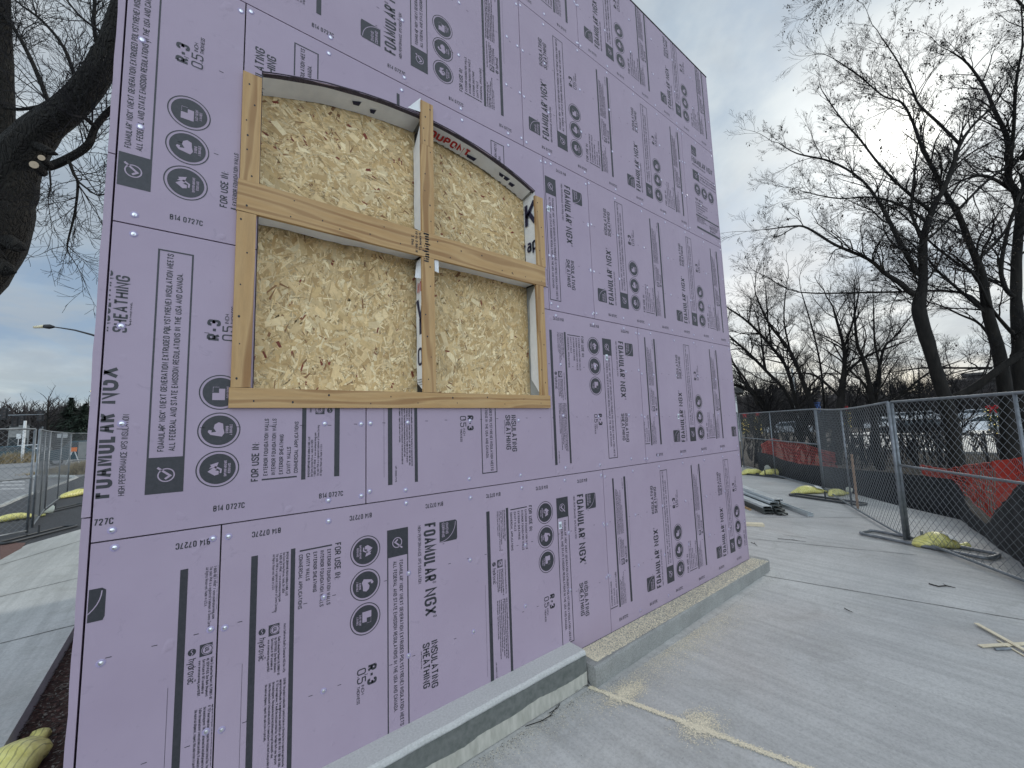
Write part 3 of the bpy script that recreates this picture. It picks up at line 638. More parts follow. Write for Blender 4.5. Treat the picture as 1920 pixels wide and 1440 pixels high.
# oriented strand board, each flake a sliver of its own
def osb(label, u0, u1, v0, v1, n, topf=None, seed=1, ori=1.35):
    random.seed(seed); mb = MB(); yb = R
    mb.cc = (.56, .43, .25)
    if topf: P = [(u0, v0), (u1, v0)]+[(u1-(u1-u0)*i/16, topf(u1-(u1-u0)*i/16)) for i in range(17)]
    else: P = [(u0, v0), (u1, v0), (u1, v1), (u0, v1)]
    mb.prism(P, yb, yb+.05)
    pal = [(.62, .47, .28), (.70, .56, .36), (.56, .41, .22), (.76, .64, .44), (.50, .35, .18), (.66, .50, .29), (.58, .44, .26), (.44, .30, .15)]
    for i in range(n):
        l = random.uniform(.06, .30); w = random.choice((.004, .007, .012, .02, .03, .055))*random.uniform(.6, 1.3); th = random.gauss(ori, .85)
        if random.random() < .03: l, w = random.uniform(.2, .35), random.uniform(.06, .13)
        u = random.uniform(u0+.05, u1-.05); v = random.uniform(v0+.05, (topf(u) if topf else v1)-.06)
        c = random.choice(pal); k = random.uniform(.82, 1.14)
        r = random.random()
        if r < .045: c, w, l = (.20, .10, .045), w*.5, l*.8
        elif r < .052: c, w, l = (.16, .022, .012), .02+random.random()*.03, .12
        mb.cc = (c[0]*k*1.22, c[1]*k*1.19, c[2]*k*1.06); y = yb-.0006-random.random()*.006
        dx, dy = cos(th)*l/2, sin(th)*l/2; nx, ny = -sin(th)*w/2, cos(th)*w/2; j = lambda: random.uniform(.55, 1.15)
        Q = [(u-dx*j()-nx, v-dy*j()-ny), (u+dx*j()-nx, v+dy*j()-ny), (u+dx*j()+nx, v+dy*j()+ny), (u-dx*j()+nx, v-dy*j()+ny)]
        Q = [(min(max(a, u0), u1), min(max(b, v0), (topf(min(max(a, u0), u1)) if topf else v1))) for a, b in Q]
        mb.add([(a, y, b) for a, b in Q], [(0, 1, 2, 3)])
    o = mb.build('osb_panel', 'osb', bld); o['label'] = label; return o
tf = lambda u: arch(u)-.03
osb('upper left strand board pane', -1.66, 1.2, 4.9, 7, 5200, tf, 1, 2.75); osb('upper right strand board pane', 1.2, 4.13, 4.9, 7, 5000, tf, 2, 2.55)
osb('lower left strand board pane', -1.66, 1.2, 1.8, 4.75, 6200, None, 5); osb('lower right strand board pane', 1.2, 4.13, 1.8, 4.75, 5800, None, 8)

# ---------------------------------------------------------------- ground
ZW, ZL = -4.42, -4.10
def sheetobj(name, polys, z, m, thick=.3, kind='structure'):
    mb = MB()
    for P in polys: mb.slab(P, z-thick, z)
    return tag(mb.build(name, m), kind=kind)
mb = MB(); n = 90                                              # terrain out to the horizon
gx = [-700+i*1400/n for i in range(n+1)]
def warp(t): return math.copysign(abs(t)**2.4, t)*900
xs = [warp(-1+2*i/n) for i in range(n+1)]; ys = [warp(-1+2*i/n) for i in range(n+1)]
def tz(x, y):
    z = -5.15
    if x < 4 or y > 80: z = -4.75
    if x > 60: z = -5.6
    return z
mb.add([(x, y, tz(x, y)) for y in ys for x in xs], [(j*(n+1)+i, j*(n+1)+i+1, (j+1)*(n+1)+i+1, (j+1)*(n+1)+i) for j in range(n) for i in range(n)])
tag(mb.build('ground', 'soil', None, True), kind='structure')
walk = [(-4.0, -30), (20, -30), (22.2, -12), (21.3, -6.4), (24.6, -5.5), (29.2, -4.2), (31.8, -1.4), (35.6, 1.9), (49, 14), (60, 30), (30, 34), (14.2, 20), (14.2, -.02), (-3.4, -.02), (-4.0, -3)]
sheetobj('sidewalk', [walk], ZW, 'concrete', .4)
def gl2(x, y, z): p = gd(x, y, z); return (p.x, p.y)
mb = MB()
def strip(mb, a, b, w, z, nseg=24):
    a = Vector((*a, 0)); b = Vector((*b, 0)); d = (b-a).normalized(); nn = Vector((-d.y, d.x, 0)); vs = []
    for i in range(nseg+1):
        p = a+(b-a)*(i/nseg); k = w*(.7+.5*random.random()); q = nn*.02*noise.noise(p*1.3); vs += [(p.x+nn.x*k+q.x, p.y+nn.y*k+q.y, z), (p.x-nn.x*k+q.x, p.y-nn.y*k+q.y, z)]
    mb.add(vs, [(2*i, 2*i+1, 2*i+3, 2*i+2) for i in range(nseg)])
for a, b in (((1403, 1010), (1719, 1041)), ((1429, 1079), (1920, 1163)), ((1395, 970), (1640, 971)), ((1394, 953), (1560, 953)), ((1400, 922), (1500, 922)), ((1468, 1003), (1513, 1009))):
    strip(mb, gl2(*a, ZW), gl2(*b, ZW), .016, ZW+.011)
strip(mb, (4.56, -.4), (6.53, -7.5), .02, ZW+.011); strip(mb, (-4.0, -9.2), (4.9, -7.6), .02, ZW+.011)
tag(mb.build('sidewalk_joint', 'groove'), kind='structure')
# footing ledge along the wall: a lower length on the right, a higher one on the left
def ledge(label, u0, u1, zt, d0, d1, zb, jagseed, mats, wetz=None):
    random.seed(jagseed); root = tag(empty('concrete_ledge', ((u0+u1)/2, -.3, zb)), label, 'ledge', 'footing ledges at the foot of the wall'); mb = MB(); n = 60; vs = []
    for i in range(n+1):
        t = i/n; u = u0+(u1-u0)*t; d = d0+(d1-d0)*t; j = .02*noise.noise(Vector((u*1.9, jagseed, 0)))+.008*noise.noise(Vector((u*9, jagseed, 0)))
        vs += [(u, .0, zt+.0), (u, -d+.05+j, zt+.0+j*.3), (u, -d+.008+j, zt-.03+j*.4), (u, -d+j*1.3, zt-.09), (u, -d+.01, zb-.1)]
    fs = [(5*i+k, 5*i+k+1, 5*i+k+6, 5*i+k+5) for i in range(n) for k in range(4)]+[(0, 1, 2, 3, 4), (5*n, 5*n+4, 5*n+3, 5*n+2, 5*n+1)]
    mb.add(vs, fs); mb.build('ledge_body', mats, root); return root, n
r1, _ = ledge('lower right length of concrete footing ledge dusted with sawdust', 4.66, 14.62, -4.0, .70, .50, ZW, 1, 'curb')
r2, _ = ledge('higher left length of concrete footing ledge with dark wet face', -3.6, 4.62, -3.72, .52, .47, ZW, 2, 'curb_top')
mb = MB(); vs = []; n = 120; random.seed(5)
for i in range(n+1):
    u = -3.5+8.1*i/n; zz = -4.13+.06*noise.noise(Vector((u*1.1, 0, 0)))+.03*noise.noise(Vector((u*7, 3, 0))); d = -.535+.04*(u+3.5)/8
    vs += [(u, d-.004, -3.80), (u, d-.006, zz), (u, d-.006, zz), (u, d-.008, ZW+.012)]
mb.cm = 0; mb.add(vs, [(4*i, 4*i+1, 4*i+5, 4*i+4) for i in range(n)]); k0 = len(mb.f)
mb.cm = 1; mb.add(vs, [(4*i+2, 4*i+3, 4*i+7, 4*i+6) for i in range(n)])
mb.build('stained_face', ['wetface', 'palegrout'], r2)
mb = MB(); mb.box(14.12, 14.62, .0, 6, -4.5, -4.0); mb.build('ledge_return', 'curb', r1)

def scatter(name, label, cat, m, items, group=None, kind='stuff'):
    mb = MB()
    for x, y, z, s, c in items:
        a = random.uniform(0, pi); b = a+random.uniform(.9, 2.2); t = random.uniform(-.3, .3)*s
        mb.cc = c; mb.add([(x+s*cos(a), y+s*sin(a), z+.002+abs(t)), (x+s*.4*cos(b), y+s*.4*sin(b), z+.002), (x-s*cos(a), y-s*sin(a), z+.002+abs(t)*.3), (x-s*.4*cos(b), y-s*.4*sin(b), z+.002)], [(0, 1, 2, 3)])
    return tag(mb.build(name, m), label, cat, group, kind)
random.seed(21); it = []
def dust(): k = random.uniform(.75, 1.1); return (.80*k, .715*k, .54*k)
for i in range(16000):                                          # on the lower ledge, thickest near the step
    u = 4.85+9.5*random.random()**1.4; it.append((u, -random.uniform(.02, .58), -4.0+.004, random.uniform(.010, .028), dust()))
for i in range(26000):                                          # on the walk: a band at the ledge and a line along the joint
    r = random.random()
    if r < .36: t = random.random(); x, y = 4.56+t*1.96, -.5-t*7; x += random.gauss(0, .03+.012*t); s = .026
    elif r < .48: x, y = random.gauss(5.25, .22), -2.65+random.gauss(0, .16); s = .02
    elif r < .75: x = 5.2+random.gauss(2.6, 1.6); y = -.85-abs(random.gauss(0, .33)); s = .016
    elif r < .86: x, y = random.gauss(5.0, .3), -1.2+random.gauss(0, .12); s = .02
    else: x = random.uniform(-1.5, 5); y = -.62-abs(random.gauss(0, .28)); s = .012
    if x < 4.7 and y > -.56 or y > -.76 and x > 4.66: continue
    it.append((x, y, ZW+.012, s*random.uniform(.4, 1.), dust()))
scatter('sawdust', 'pale sawdust on the ledge and walk', 'sawdust', 'toned', it)
it = []
for i in range(2600):
    r = random.random()
    if r < .45: x = random.uniform(-2, 4.6); y = -.60-abs(random.gauss(0, .17))
    elif r < .7: x = random.uniform(4.8, 14.6); y = -.78-abs(random.gauss(0, .1))
    else: x = random.uniform(3, 34); y = random.uniform(-6, 6)
    if y > -.5 and x < 15.0: continue
    k = random.uniform(.3, 1.2); it.append((x, y, ZW+.012, random.uniform(.004, .016), (.07*k, .06*k, .05*k)))
scatter('debris', 'dark grit and crumbs on the walk', 'debris', 'toned', it)
# left walk, mulch bed, asphalt, road
sheetobj('concrete_path', [[(-4.72, -6), (-4.72, 18), (-3.4, 30), (-6.6, 30.4), (-8.71, 26.3), (-9.6, 20.6), (-16, 9), (-16, -6)]], ZL, 'concrete_old', .5)
mb = MB(); random.seed(2)
for a, b in (((0, 1119), (160, 1081)), ((0, 1207), (150, 1170)), ((0, 1060), (165, 1010)), ((0, 1042), (70, 1005))): strip(mb, gl2(*a, ZL), gl2(*b, ZL), .02, ZL+.011)
tag(mb.build('path_joint', 'groove'), kind='structure')
sheetobj('brick_paving', [[gl2(0, 1050, ZL), gl2(0, 1018, ZL), gl2(48, 1018, ZL), gl2(40, 1028, ZL)]], ZL+.012, 'brick', .02)
sheetobj('asphalt_path', [[(-3.4, 30), (-3.4, 140), (-14.2, 140), (-14.6, 60), (-14.9, 44), (-15.2, 20), (-9.7, 20.7), (-8.71, 26.3), (-6.6, 30.4)]], ZL-.01, 'asphalt', .4)
sheetobj('road', [[(-15.5, -200), (-15.5, 52), (-15.0, 100), (10, 130), (40, 400), (-60, 500), (-160, 300), (-160, -200)]], ZL-.45, 'roadway', .2)
mb = MB(); mb.tube([Vector((*gl2(*p, ZL), ZL-.1)) for p in ((-40, 962), (0, 950), (42, 932), (85, 918), (125, 903), (143, 896), (138, 893), (110, 892), (60, 893))], .28, 6); tag(mb.build('kerb', 'concrete_old'), 'concrete kerb edging the parking lane beyond the left fence', 'kerb')
sheetobj('lane_marking', [[gl2(0, y, ZL-.45), gl2(46, y-1, ZL-.45), gl2(46, y+1, ZL-.45), gl2(0, y+2.4, ZL-.45)] for y in (903, 909, 916)], ZL-.43, 'lane', .02)
sheetobj('mulch_bed', [[(-4.70, -2), (-3.1, -2), (-3.1, 30), (-4.70, 18)]], ZL-.30, 'mulch', .1)
sheetobj('concrete_pad', [[(-3.75, -3.0), (-3.0, -3.0), (-3.0, .5), (-3.55, .6)]], ZL-.25, 'concrete_old', .2)
it = []; random.seed(31)
for i in range(9000):
    x = random.uniform(-4.7, -3.15); y = random.uniform(-1.5, 16); k = random.uniform(.3, 1.3); c = random.choice(((.05, .022, .016), (.09, .04, .03), (.13, .11, .09), (.03, .015, .01), (.17, .16, .14)))
    it.append((x, y, ZL-.29+random.random()*.05, random.uniform(.015, .06), tuple(q*k for q in c)))
scatter('mulch_chips', 'dark red mulch chips in the bed beside the path', 'mulch', 'toned', it)
# right: road behind the picket fence
def band(name, p, z, m): sheetobj(name, [p], z, m, .3)
def gb(x, y, z): p = gd(x, y, z); return (p.x, p.y)
band('road', [gb(1560, 838, -5.3), gb(2100, 858, -5.3), gb(2100, 806, -5.3), gb(1750, 806, -5.3), gb(1600, 812, -5.3)], -5.25, 'roadpale')
# gravelly bank
it = []; random.seed(41)
for i in range(16000):
    d = random.uniform(32, 60); x = random.uniform(1380, 2000); p = at(x, 770, d); k = random.uniform(.3, 1.2)
    c = random.choice(((.26, .25, .23), (.12, .10, .08), (.05, .04, .03), (.20, .15, .10)))
    it.append((p.x, p.y, -5.1+random.random()*.15, random.uniform(.04, .2), tuple(q*k for q in c)))
scatter('leaf_litter', 'fallen leaves and rubble on the bank behind the fence', 'litter', 'toned', it)

# ---------------------------------------------------------------- temporary fences
def fence(label, p0, p1, h=6.0, zb=ZW, mid=True, zm=3.1, group='chain link fence panels', midpost=.5, sag=0., lean=0.):
    a = Vector((*p0, zb+.12)); b = Vector((*p1, zb+.12)); d = (b-a); Ln = d.length; d.normalize(); nn = Vector((-d.y, d.x, 0))
    root = tag(empty('chain_link_fence', ((a+b)/2-Vector((0, 0, .12)))), label, 'fence', group)
    up = Vector((0, 0, 1))+nn*lean
    P = lambda t, z: a+d*(t*Ln)+up*z+nn*(sag*sin(t*pi)*.6)-Vector((0, 0, 1))*(sag*sin(t*pi)*(z/h))
    def part(nm, pts, r): m = MB(); m.tube(pts, r, 8); return m.build(nm, 'galv', root, True)
    part('post', [P(0, -.1), P(0, h)], .065); part('post', [P(1, -.1), P(1, h)], .065)
    part('top_rail', [P(i/8, h) for i in range(9)], .055); part('bottom_rail', [P(i/8, .03) for i in range(9)], .055)
    if midpost: part('mid_post', [P(midpost, .03), P(midpost, h)], .05)
    if mid: part('mid_rail', [P(i/8, zm) for i in range(9)], .05)
    m = MB(); st = .33
    for s in (1, -1):
        k = -h/Ln*0 - h
        while k < Ln+h:
            # line t = (k + s*z): clip to the panel
            z0, z1 = 0., h
            t0, t1 = (k, k+h) if s == 1 else (k+h, k)
            pts = []
            A = (t0, 0.); B = (t1, h)
            def cl(A, B):
                ts = [0., 1.]
                for lim in (0., Ln):
                    if (A[0]-lim)*(B[0]-lim) < 0: ts.append((lim-A[0])/(B[0]-A[0]))
                ts.sort(); out = []
                for i in range(len(ts)-1):
                    mdl = A[0]+(B[0]-A[0])*(ts[i]+ts[i+1])/2
                    if 0 <= mdl <= Ln: out += [ts[i], ts[i+1]]
                return (min(out), max(out)) if out else None
            c = cl(A, B)
            if c and c[1]-c[0] > .01:
                q = []
                ns = 5
                for i in range(ns+1):
                    tt = c[0]+(c[1]-c[0])*i/ns; x = A[0]+(B[0]-A[0])*tt; z = h*tt; q.append(P(x/Ln, z)+nn*(.012*s))
                m.tube(q, .0075, 3, False)
            k += st
    m.build('chain_mesh', 'wire', root); return root, d, nn
pA = (22.9, -3.1)
fence('tall near fence panel running off the right edge of the photo', pA, (15.4, -9.0), zm=3.15, midpost=.62)
fence('fence panel without middle rail between the doubled post and the farther posts', (22.75, -3.0), (35.35, 3.2), mid=False, sag=.18)
fence('fence panel in front of the orange netting with a middle rail', (35.5, 3.3), (47.6, 13.9), zm=3.3)
fence('farthest right fence panel next to the purple corner', (47.9, 14.3), (50.5, 26), zm=3.3)
fence('near left fence panel running off the left edge', (-9.56, 30.4), (-17.5, 23.2), zb=ZL, zm=3.1)
fence('left fence panel turned almost edge-on beside the sandbag', (-9.74, 32.4), (-10.8, 41.0), zb=ZL, mid=False)
fence('left fence panel beyond the edge-on one', (-10.85, 41.4), (-11.7, 54.6), zb=ZL, mid=False)
fence('farthest left fence panel touching the purple corner', (-11.75, 55), (-10.3, 66), zb=ZL, mid=True)
def foot(label, c, ang, l, w, z, m='galv'):
    root = tag(empty('fence_foot', (c[0], c[1], z)), label, 'fence foot', 'steel feet under the fence'); d = Vector((cos(ang), sin(ang), 0)); n = Vector((-d.y, d.x, 0)); c = Vector((*c, z+.09))
    P = [c-d*l/2+n*w/2, c+d*l/2+n*w/2, c+d*l/2-n*w/2, c-d*l/2-n*w/2]; mb = MB()
    q = rounded([(p.x, p.y) for p in P], True, .25); mb.tube([(x, y, z+.09) for x, y in q]+[(q[0][0], q[0][1], z+.09)], .07, 6); mb.build('tube_frame', m, root, True)
    mb = MB(); mb.tube([c, c+Vector((0, 0, .5))], .05, 6); mb.build('socket', m, root); return root
a0 = gd(1640, 1012, ZW); a1 = gd(1800, 1045, ZW); ang = atan2(a1.y-a0.y, a1.x-a0.x)
mc = gd(1712, 1020, ZW); foot('grey steel tube foot under the doubled fence post at right', (mc.x+.1, mc.y-.3), ang, 4.2, 1.05, ZW)
p = gd(1548, 938, ZW); foot('steel foot under the long and the small yellow sandbags', (p.x, p.y), ang, 4.4, .9, ZW, 'galvdark')
p = gd(1435, 893, ZW); foot('farthest steel foot under the sandbags near the purple corner', (p.x, p.y), ang, 4.2, .9, ZW, 'galvdark')
p = gd(72, 1004, ZL); foot('dark steel foot at the near left post', (p.x, p.y), radians(58), 4.0, .8, ZL, 'galvdark')
p = gd(103, 958, ZL); foot('long dark steel foot lying on the asphalt', (p.x, p.y), radians(66), 5.5, .7, ZL, 'galvdark')

def sandbag(label, c, ang, l, r, z, seed, clear=True, lab=False):
    random.seed(seed); l *= .9; r *= .85; d = Vector((cos(ang), sin(ang), 0)); n = Vector((-d.y, d.x, 0)); root = tag(empty('sandbag', (c[0], c[1], z)), label, 'sandbag', 'yellow sandbags weighing down the fences')
    mb = MB(); K = 16; Q = 14; vs = []
    for i in range(K+1):
        t = i/K; pr = (max(sin(pi*min(t*1.12, 1)), 0)**.55 if t < .88 else .30+(.10 if t > .95 else 0)); pr = max(pr, .12)
        for j in range(Q):
            a = 2*pi*j/Q; k = 1+.16*noise.noise(Vector((t*5+seed, cos(a)*1.5, sin(a)*1.5))); zz = sin(a)*r*pr*k*.72+r*.62*max(pr, .35)+.03*cos(t*11+seed)*pr+.02*noise.noise(Vector((t*14, cos(a)*4, seed)))
            p = Vector((c[0], c[1], z))+d*((t-.5)*l)+n*(cos(a)*r*pr*k*1.1)+Vector((0, 0, max(zz, .012))); vs.append(p)
    mb.add(vs, [(i*Q+j, i*Q+(j+1) % Q, (i+1)*Q+(j+1) % Q, (i+1)*Q+j) for i in range(K) for j in range(Q)]+[tuple(range(Q))[::-1], tuple(K*Q+j for j in range(Q))])
    mb.build('bag', 'bag', root, True)
    if clear:
        mb = MB(); e = Vector((c[0], c[1], z+.1*l))+d*(l*.46); q = 10
        vs = [e]+[e+d*(.16*l+.05*random.random()*l)+n*(cos(2*pi*j/q)*.14*l)+Vector((0, 0, (.2*sin(2*pi*j/q)+.1)*.6*l)) for j in range(q)]
        vs = [Vector((v.x, v.y, max(v.z, z+.01))) for v in vs]
        mb.add(vs, [(0, 1+j, 1+(j+1) % q) for j in range(q)]); mb.build('tied_end', 'bagclear', root, True)
    if lab:
        mb = MB(); vs = []
        for i in range(5):
            for j in range(5):
                t = .55+.2*i/4; a = .5+1.3*j/4; pr = max(sin(pi*min(t*1.12, 1)), .1)**.55
                k = 1+.16*noise.noise(Vector((t*5+seed, cos(a)*1.5, sin(a)*1.5)))
                vs.append(Vector((c[0], c[1], z))+d*((t-.5)*l)+n*(-cos(a)*r*pr*1.36)+Vector((0, 0, sin(a)*r*pr*k*.86+r*.72*pr)))
        mb.add(vs, [(i*5+j, i*5+j+1, (i+1)*5+j+1, (i+1)*5+j) for i in range(4) for j in range(4)]); mb.build('bag_label', 'baglabel', root, True)
    return root
p = gd(1762, 1026, ZW); sandbag('yellow sandbag with white label under the near right fence', (p.x, p.y), radians(-52), 2.1, .5, ZW, 1, False, True)
p = gd(1520, 925, ZW); sandbag('long folded yellow sandbag in front of the fence middle post', (p.x, p.y), radians(-38), 3.2, .46, ZW, 2, False, True)
p = gd(1572, 929, ZW); sandbag('small yellow sandbag with clear tied end behind the fence mesh', (p.x, p.y), radians(-20), 2.0, .42, ZW, 3)
p = gd(1412, 889, ZW); sandbag('yellow sandbag nearest the purple corner of the wall', (p.x, p.y), radians(-25), 3.2, .5, ZW, 4)
p = gd(1453, 891, ZW); sandbag('yellow sandbag second from the purple corner, behind the mesh', (p.x, p.y), radians(-50), 3.0, .55, ZW, 5)
p = gd(148, 929, ZL); sandbag('long yellow sandbag lying on the asphalt at the left fence', (p.x, p.y), radians(62), 5.0, .55, ZL, 6)
p = gd(30, 975, ZL); sandbag('flat pale yellow sandbag behind the near left fence', (p.x, p.y), radians(20), 3.0, .42, ZL, 7)
p = gd(40, 1432, ZL-.3); sandbag('printed yellow sandbag in the mulch at the bottom left corner', (p.x-.05, p.y-.28), radians(80), 2.0, .45, ZL-.3, 8, False)

# silt fence and orange netting on the bank
def cloth(name, label, cat, m, pts, nh=5, amp=.12, seed=0, top=None):
    mb = MB(); vs = []; K = len(pts)
    for i, (x, y, zb, zt) in enumerate(pts):
        for j in range(nh+1):
            s = j/nh; z = zb+(zt-zb)*s; k = amp*noise.noise(Vector((x*.8+seed, y*.8, z*.9)))+amp*.5*noise.noise(Vector((x*2.5+seed, y*2.5, z*.5)))
            vs.append((x+k, y+k, z))
    mb.add(vs, [(i*(nh+1)+j, i*(nh+1)+j+1, (i+1)*(nh+1)+j+1, (i+1)*(nh+1)+j) for i in range(K-1) for j in range(nh)]); return tag(mb.build(name, m, None, True), label, cat)
def dens(keys, n):
    out = []
    for i in range(len(keys)-1):
        for k in range(n): t = k/n; out.append(tuple(keys[i][q]*(1-t)+keys[i+1][q]*t for q in range(len(keys[0]))))
    return out+[keys[-1]]
def zat(x, y, P):                       # height seen at photo row y above plan point P (works out the real height once)
    dx = Vector((P[0], P[1], 0))-Vector((CAM.x, CAM.y, 0)); r = fwd+RT*((x-960)/F)-UP*((y-720)/F); k = hypot(dx.x, dx.y)/hypot(r.x, r.y); return CAM.z+r.z*k
kp = []
for (xt, yt), (xb, yb) in (((1421, 847), (1421, 884)), ((1445, 852), (1447, 890)), ((1468, 862), (1468, 897)), ((1500, 870), (1500, 905)), ((1552, 875), (1552, 918)), ((1620, 882), (1620, 933)), ((1700, 889), (1700, 948)), ((1792, 899), (1792, 975)), ((1802, 912), (1802, 982)), ((1825, 960), (1825, 998)), ((1846, 984), (1850, 1018)), ((1885, 950), (1890, 1048)), ((1925, 922), (1925, 1075)), ((2010, 860), (2000, 1130))):
    P = gb(xb, yb, ZW-.1); kp.append((P[0]+.1, P[1]-.05, ZW-.35, zat(xb, yt, P)))
cloth('silt_fence', 'low black fabric silt fence sagging along the edge of the walk', 'silt fence', 'blackfab', dens(kp, 5), 6, .14)
def netting(label, A, zlo, zhi, seed):     # A: plan polyline; zlo/zhi heights per vertex
    random.seed(seed); D_ = dens([(a[0], a[1], l, h) for a, l, h in zip(A, zlo, zhi)], 15); mb = MB(); r = .024; nh = 8
    def pt(i, s): x, y, l, h = D_[i]; z = l+(h-l)*s; k = .2*noise.noise(Vector((x+seed, y, z*1.5))); return Vector((x+k, y+k, z+.05*noise.noise(Vector((x*3, y*3, z*3)))))
    for j in range(nh+1): mb.tube([pt(i, j/nh) for i in range(len(D_))], r*(1.4 if j in (0, nh) else 1), 3, False)
    for i in range(0, len(D_)): mb.tube([pt(i, j/6) for j in range(7)], r*.9, 3, False)
    return tag(mb.build('safety_netting', 'orange'), label, 'netting', 'orange plastic safety netting on the bank')
def nk(xs_, d, lo, hi):
    A = []; l = []; h = []
    for i, (x, a, b) in enumerate(zip(xs_, lo, hi)): P = at(x, 790, d[i] if isinstance(d, tuple) else d); A.append((P.x, P.y)); l.append(zat(x, a, A[-1])); h.append(zat(x, b, A[-1]))
    return A, l, h
netting('orange netting heaped behind the far fence panel', *nk((1424, 1445, 1470, 1500, 1530, 1562), 44, (862, 868, 874, 880, 882, 882), (834, 822, 828, 832, 842, 850)), 1)
netting('orange netting hanging in a V behind the near fence panel', *nk((1718, 1760, 1800, 1850, 1890, 1940), (28, 26, 22.5, 19.2, 18.6, 18), (889, 898, 935, 990, 965, 930), (872, 880, 872, 866, 862, 850)), 2)
mb = MB(); p0 = gd(1609, 957, ZW); mb.box(p0.x-.06, p0.x+.06, p0.y-.05, p0.y+.05, ZW, zat(1594, 852, (p0.x, p0.y))); tag(mb.build('wooden_stake', 'stake'), 'thin weathered wooden stake standing in the fence line', 'stake')

# stack of steel studs and timber offcuts
def channel(mb, a, b, w, h, t=.01, open_up=False, tilt=0):
    a = Vector(a); b = Vector(b); d = (b-a).normalized(); x = d.cross(Vector((0, 0, 1))).normalized(); z = Vector((0, 0, 1)); l = (b-a).length; c = (a+b)/2
    zz = -1 if open_up else 1
    mb.obox(c+z*(zz*(h/2)), d, x, z, l/2, w/2, t); mb.obox(c+x*(w/2-t), d, x, z, l/2, t, h/2-t); mb.obox(c-x*(w/2-t), d, x, z, l/2, t, h/2-t)
dS = (gd(1394, 918, ZW)-gd(1543, 972, ZW)); dS.z = 0; dS.normalize(); sS = Vector((dS.y, -dS.x, 0))
e0 = gd(1470, 968, ZW)
def stud(label, off, side, lev, ln, m='studmetal', w=.5, open_up=False, h=.125):
    a = e0+dS*off+sS*side; a.z = ZW+.09+lev*.15; mb = MB(); channel(mb, a, a+dS*ln, w, h, .012, open_up); return tag(mb.build('metal_stud', m), label, 'metal stud', 'steel studs stacked on the walk')
# nearer end is toward the camera; sS points to the viewer's left
random.seed(9)
for lev in range(4):
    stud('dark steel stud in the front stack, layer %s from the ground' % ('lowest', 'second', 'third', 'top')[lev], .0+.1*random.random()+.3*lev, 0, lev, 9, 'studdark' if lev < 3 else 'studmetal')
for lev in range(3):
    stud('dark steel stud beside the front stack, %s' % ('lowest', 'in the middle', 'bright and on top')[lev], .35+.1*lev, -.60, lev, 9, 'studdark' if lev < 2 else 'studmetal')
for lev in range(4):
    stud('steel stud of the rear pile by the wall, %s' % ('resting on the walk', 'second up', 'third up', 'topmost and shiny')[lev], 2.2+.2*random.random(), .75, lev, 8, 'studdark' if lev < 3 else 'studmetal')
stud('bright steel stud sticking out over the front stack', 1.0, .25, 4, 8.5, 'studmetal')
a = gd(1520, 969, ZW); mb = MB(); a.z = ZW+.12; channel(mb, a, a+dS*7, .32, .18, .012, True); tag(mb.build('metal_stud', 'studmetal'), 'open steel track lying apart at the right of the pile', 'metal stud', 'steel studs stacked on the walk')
for k, (off, side, lv, lab) in enumerate(((1.9, -.75, 4.1, 'long pale strip on top of the steel pile'), (2.3, -1.1, 3.6, 'second pale strip behind the first on the steel pile'))):
    a = e0+dS*off+sS*side; a.z = ZW+.1+lv*.25; mb = MB(); mb.beam(a, a+dS*9, .2, .05); tag(mb.build('metal_strip', 'studmetal'), lab, 'metal strip')
def piece(label, a, b, w, h, z, m='scrapwood', name='wood_offcut', grp='wood offcuts left on the walk'):
    mb = MB(); a = Vector((*a, z+h/2)); b = Vector((*b, z+h/2)); mb.beam(a, b, w, h); return tag(mb.build(name, m), label, 'wood offcut', grp)
piece('brown board angled out under the rear steel pile', gb(1418, 945, ZW), gb(1380, 922, ZW), .3, .07, ZW+.25)
piece('thin brown stick below the rear steel pile', gb(1407, 957, ZW), gb(1388, 948, ZW), .12, .08, ZW)
piece('short pale timber block by the wall corner', gb(1432, 986, ZW), gb(1385, 984, ZW), .42, .12, ZW, 'palewood')
piece('pale wooden lath crossing on top at the right edge', gb(1831, 1173, ZW), gb(1990, 1262, ZW), .10, .02, ZW+.05, 'palewood')
piece('pale wooden lath lying under the other, pointing left', gb(1838, 1214, ZW), gb(1990, 1206, ZW), .11, .02, ZW+.025, 'palewood')
piece('thin split stick beneath the laths', gb(1870, 1202, ZW), gb(1990, 1272, ZW), .035, .02, ZW+.012, 'palewood')
mb = MB(); mb.tube([Vector((*gb(1866, 1220, ZW), ZW+.035)), Vector((*gb(1895, 1219, ZW), ZW+.035))], .03, 8); tag(mb.build('metal_tube', 'galv'), 'short grey tube end under the laths', 'tube')
random.seed(13)
def stick(label, pts, r=.014):
    mb = MB(); P = [Vector((*gb(x, y, ZW), ZW+.03)) for x, y in pts]; mb.tube(P, [r]*(len(P)-1)+[r*.4], 5)
    for i in (1, len(P)-2): mb.tube([P[i], P[i]+Vector((random.uniform(-.15, .15), random.uniform(-.12, .12), .03))], r*.5, 4)
    return tag(mb.build('fallen_twig', 'bark'), label, 'twig', 'fallen twigs on the walk')
stick('dark twig on the walk at right above the laths', ((1742, 1096), (1760, 1101), (1775, 1100), (1792, 1104)), .02); stick('short dark twig in front of the ledge end', ((1583, 1142), (1592, 1147), (1600, 1150)), .012)
stick('curved black twig at the foot of the left ledge', ((985, 1365), (1015, 1355), (1032, 1345), (1048, 1322)), .008); stick('curled black twig near the ledge step', ((1030, 1340), (1046, 1330), (1050, 1320)), .007)
stick('twig in the joint near the ledge step', ((1060, 1305), (1085, 1295), (1104, 1285)), .007); stick('small twig near the corner of the ledge', ((1408, 1018), (1416, 1021), (1420, 1025)), .012); stick('long straight twig on the far slab', ((1458, 1011), (1490, 1014), (1512, 1017)), .01)

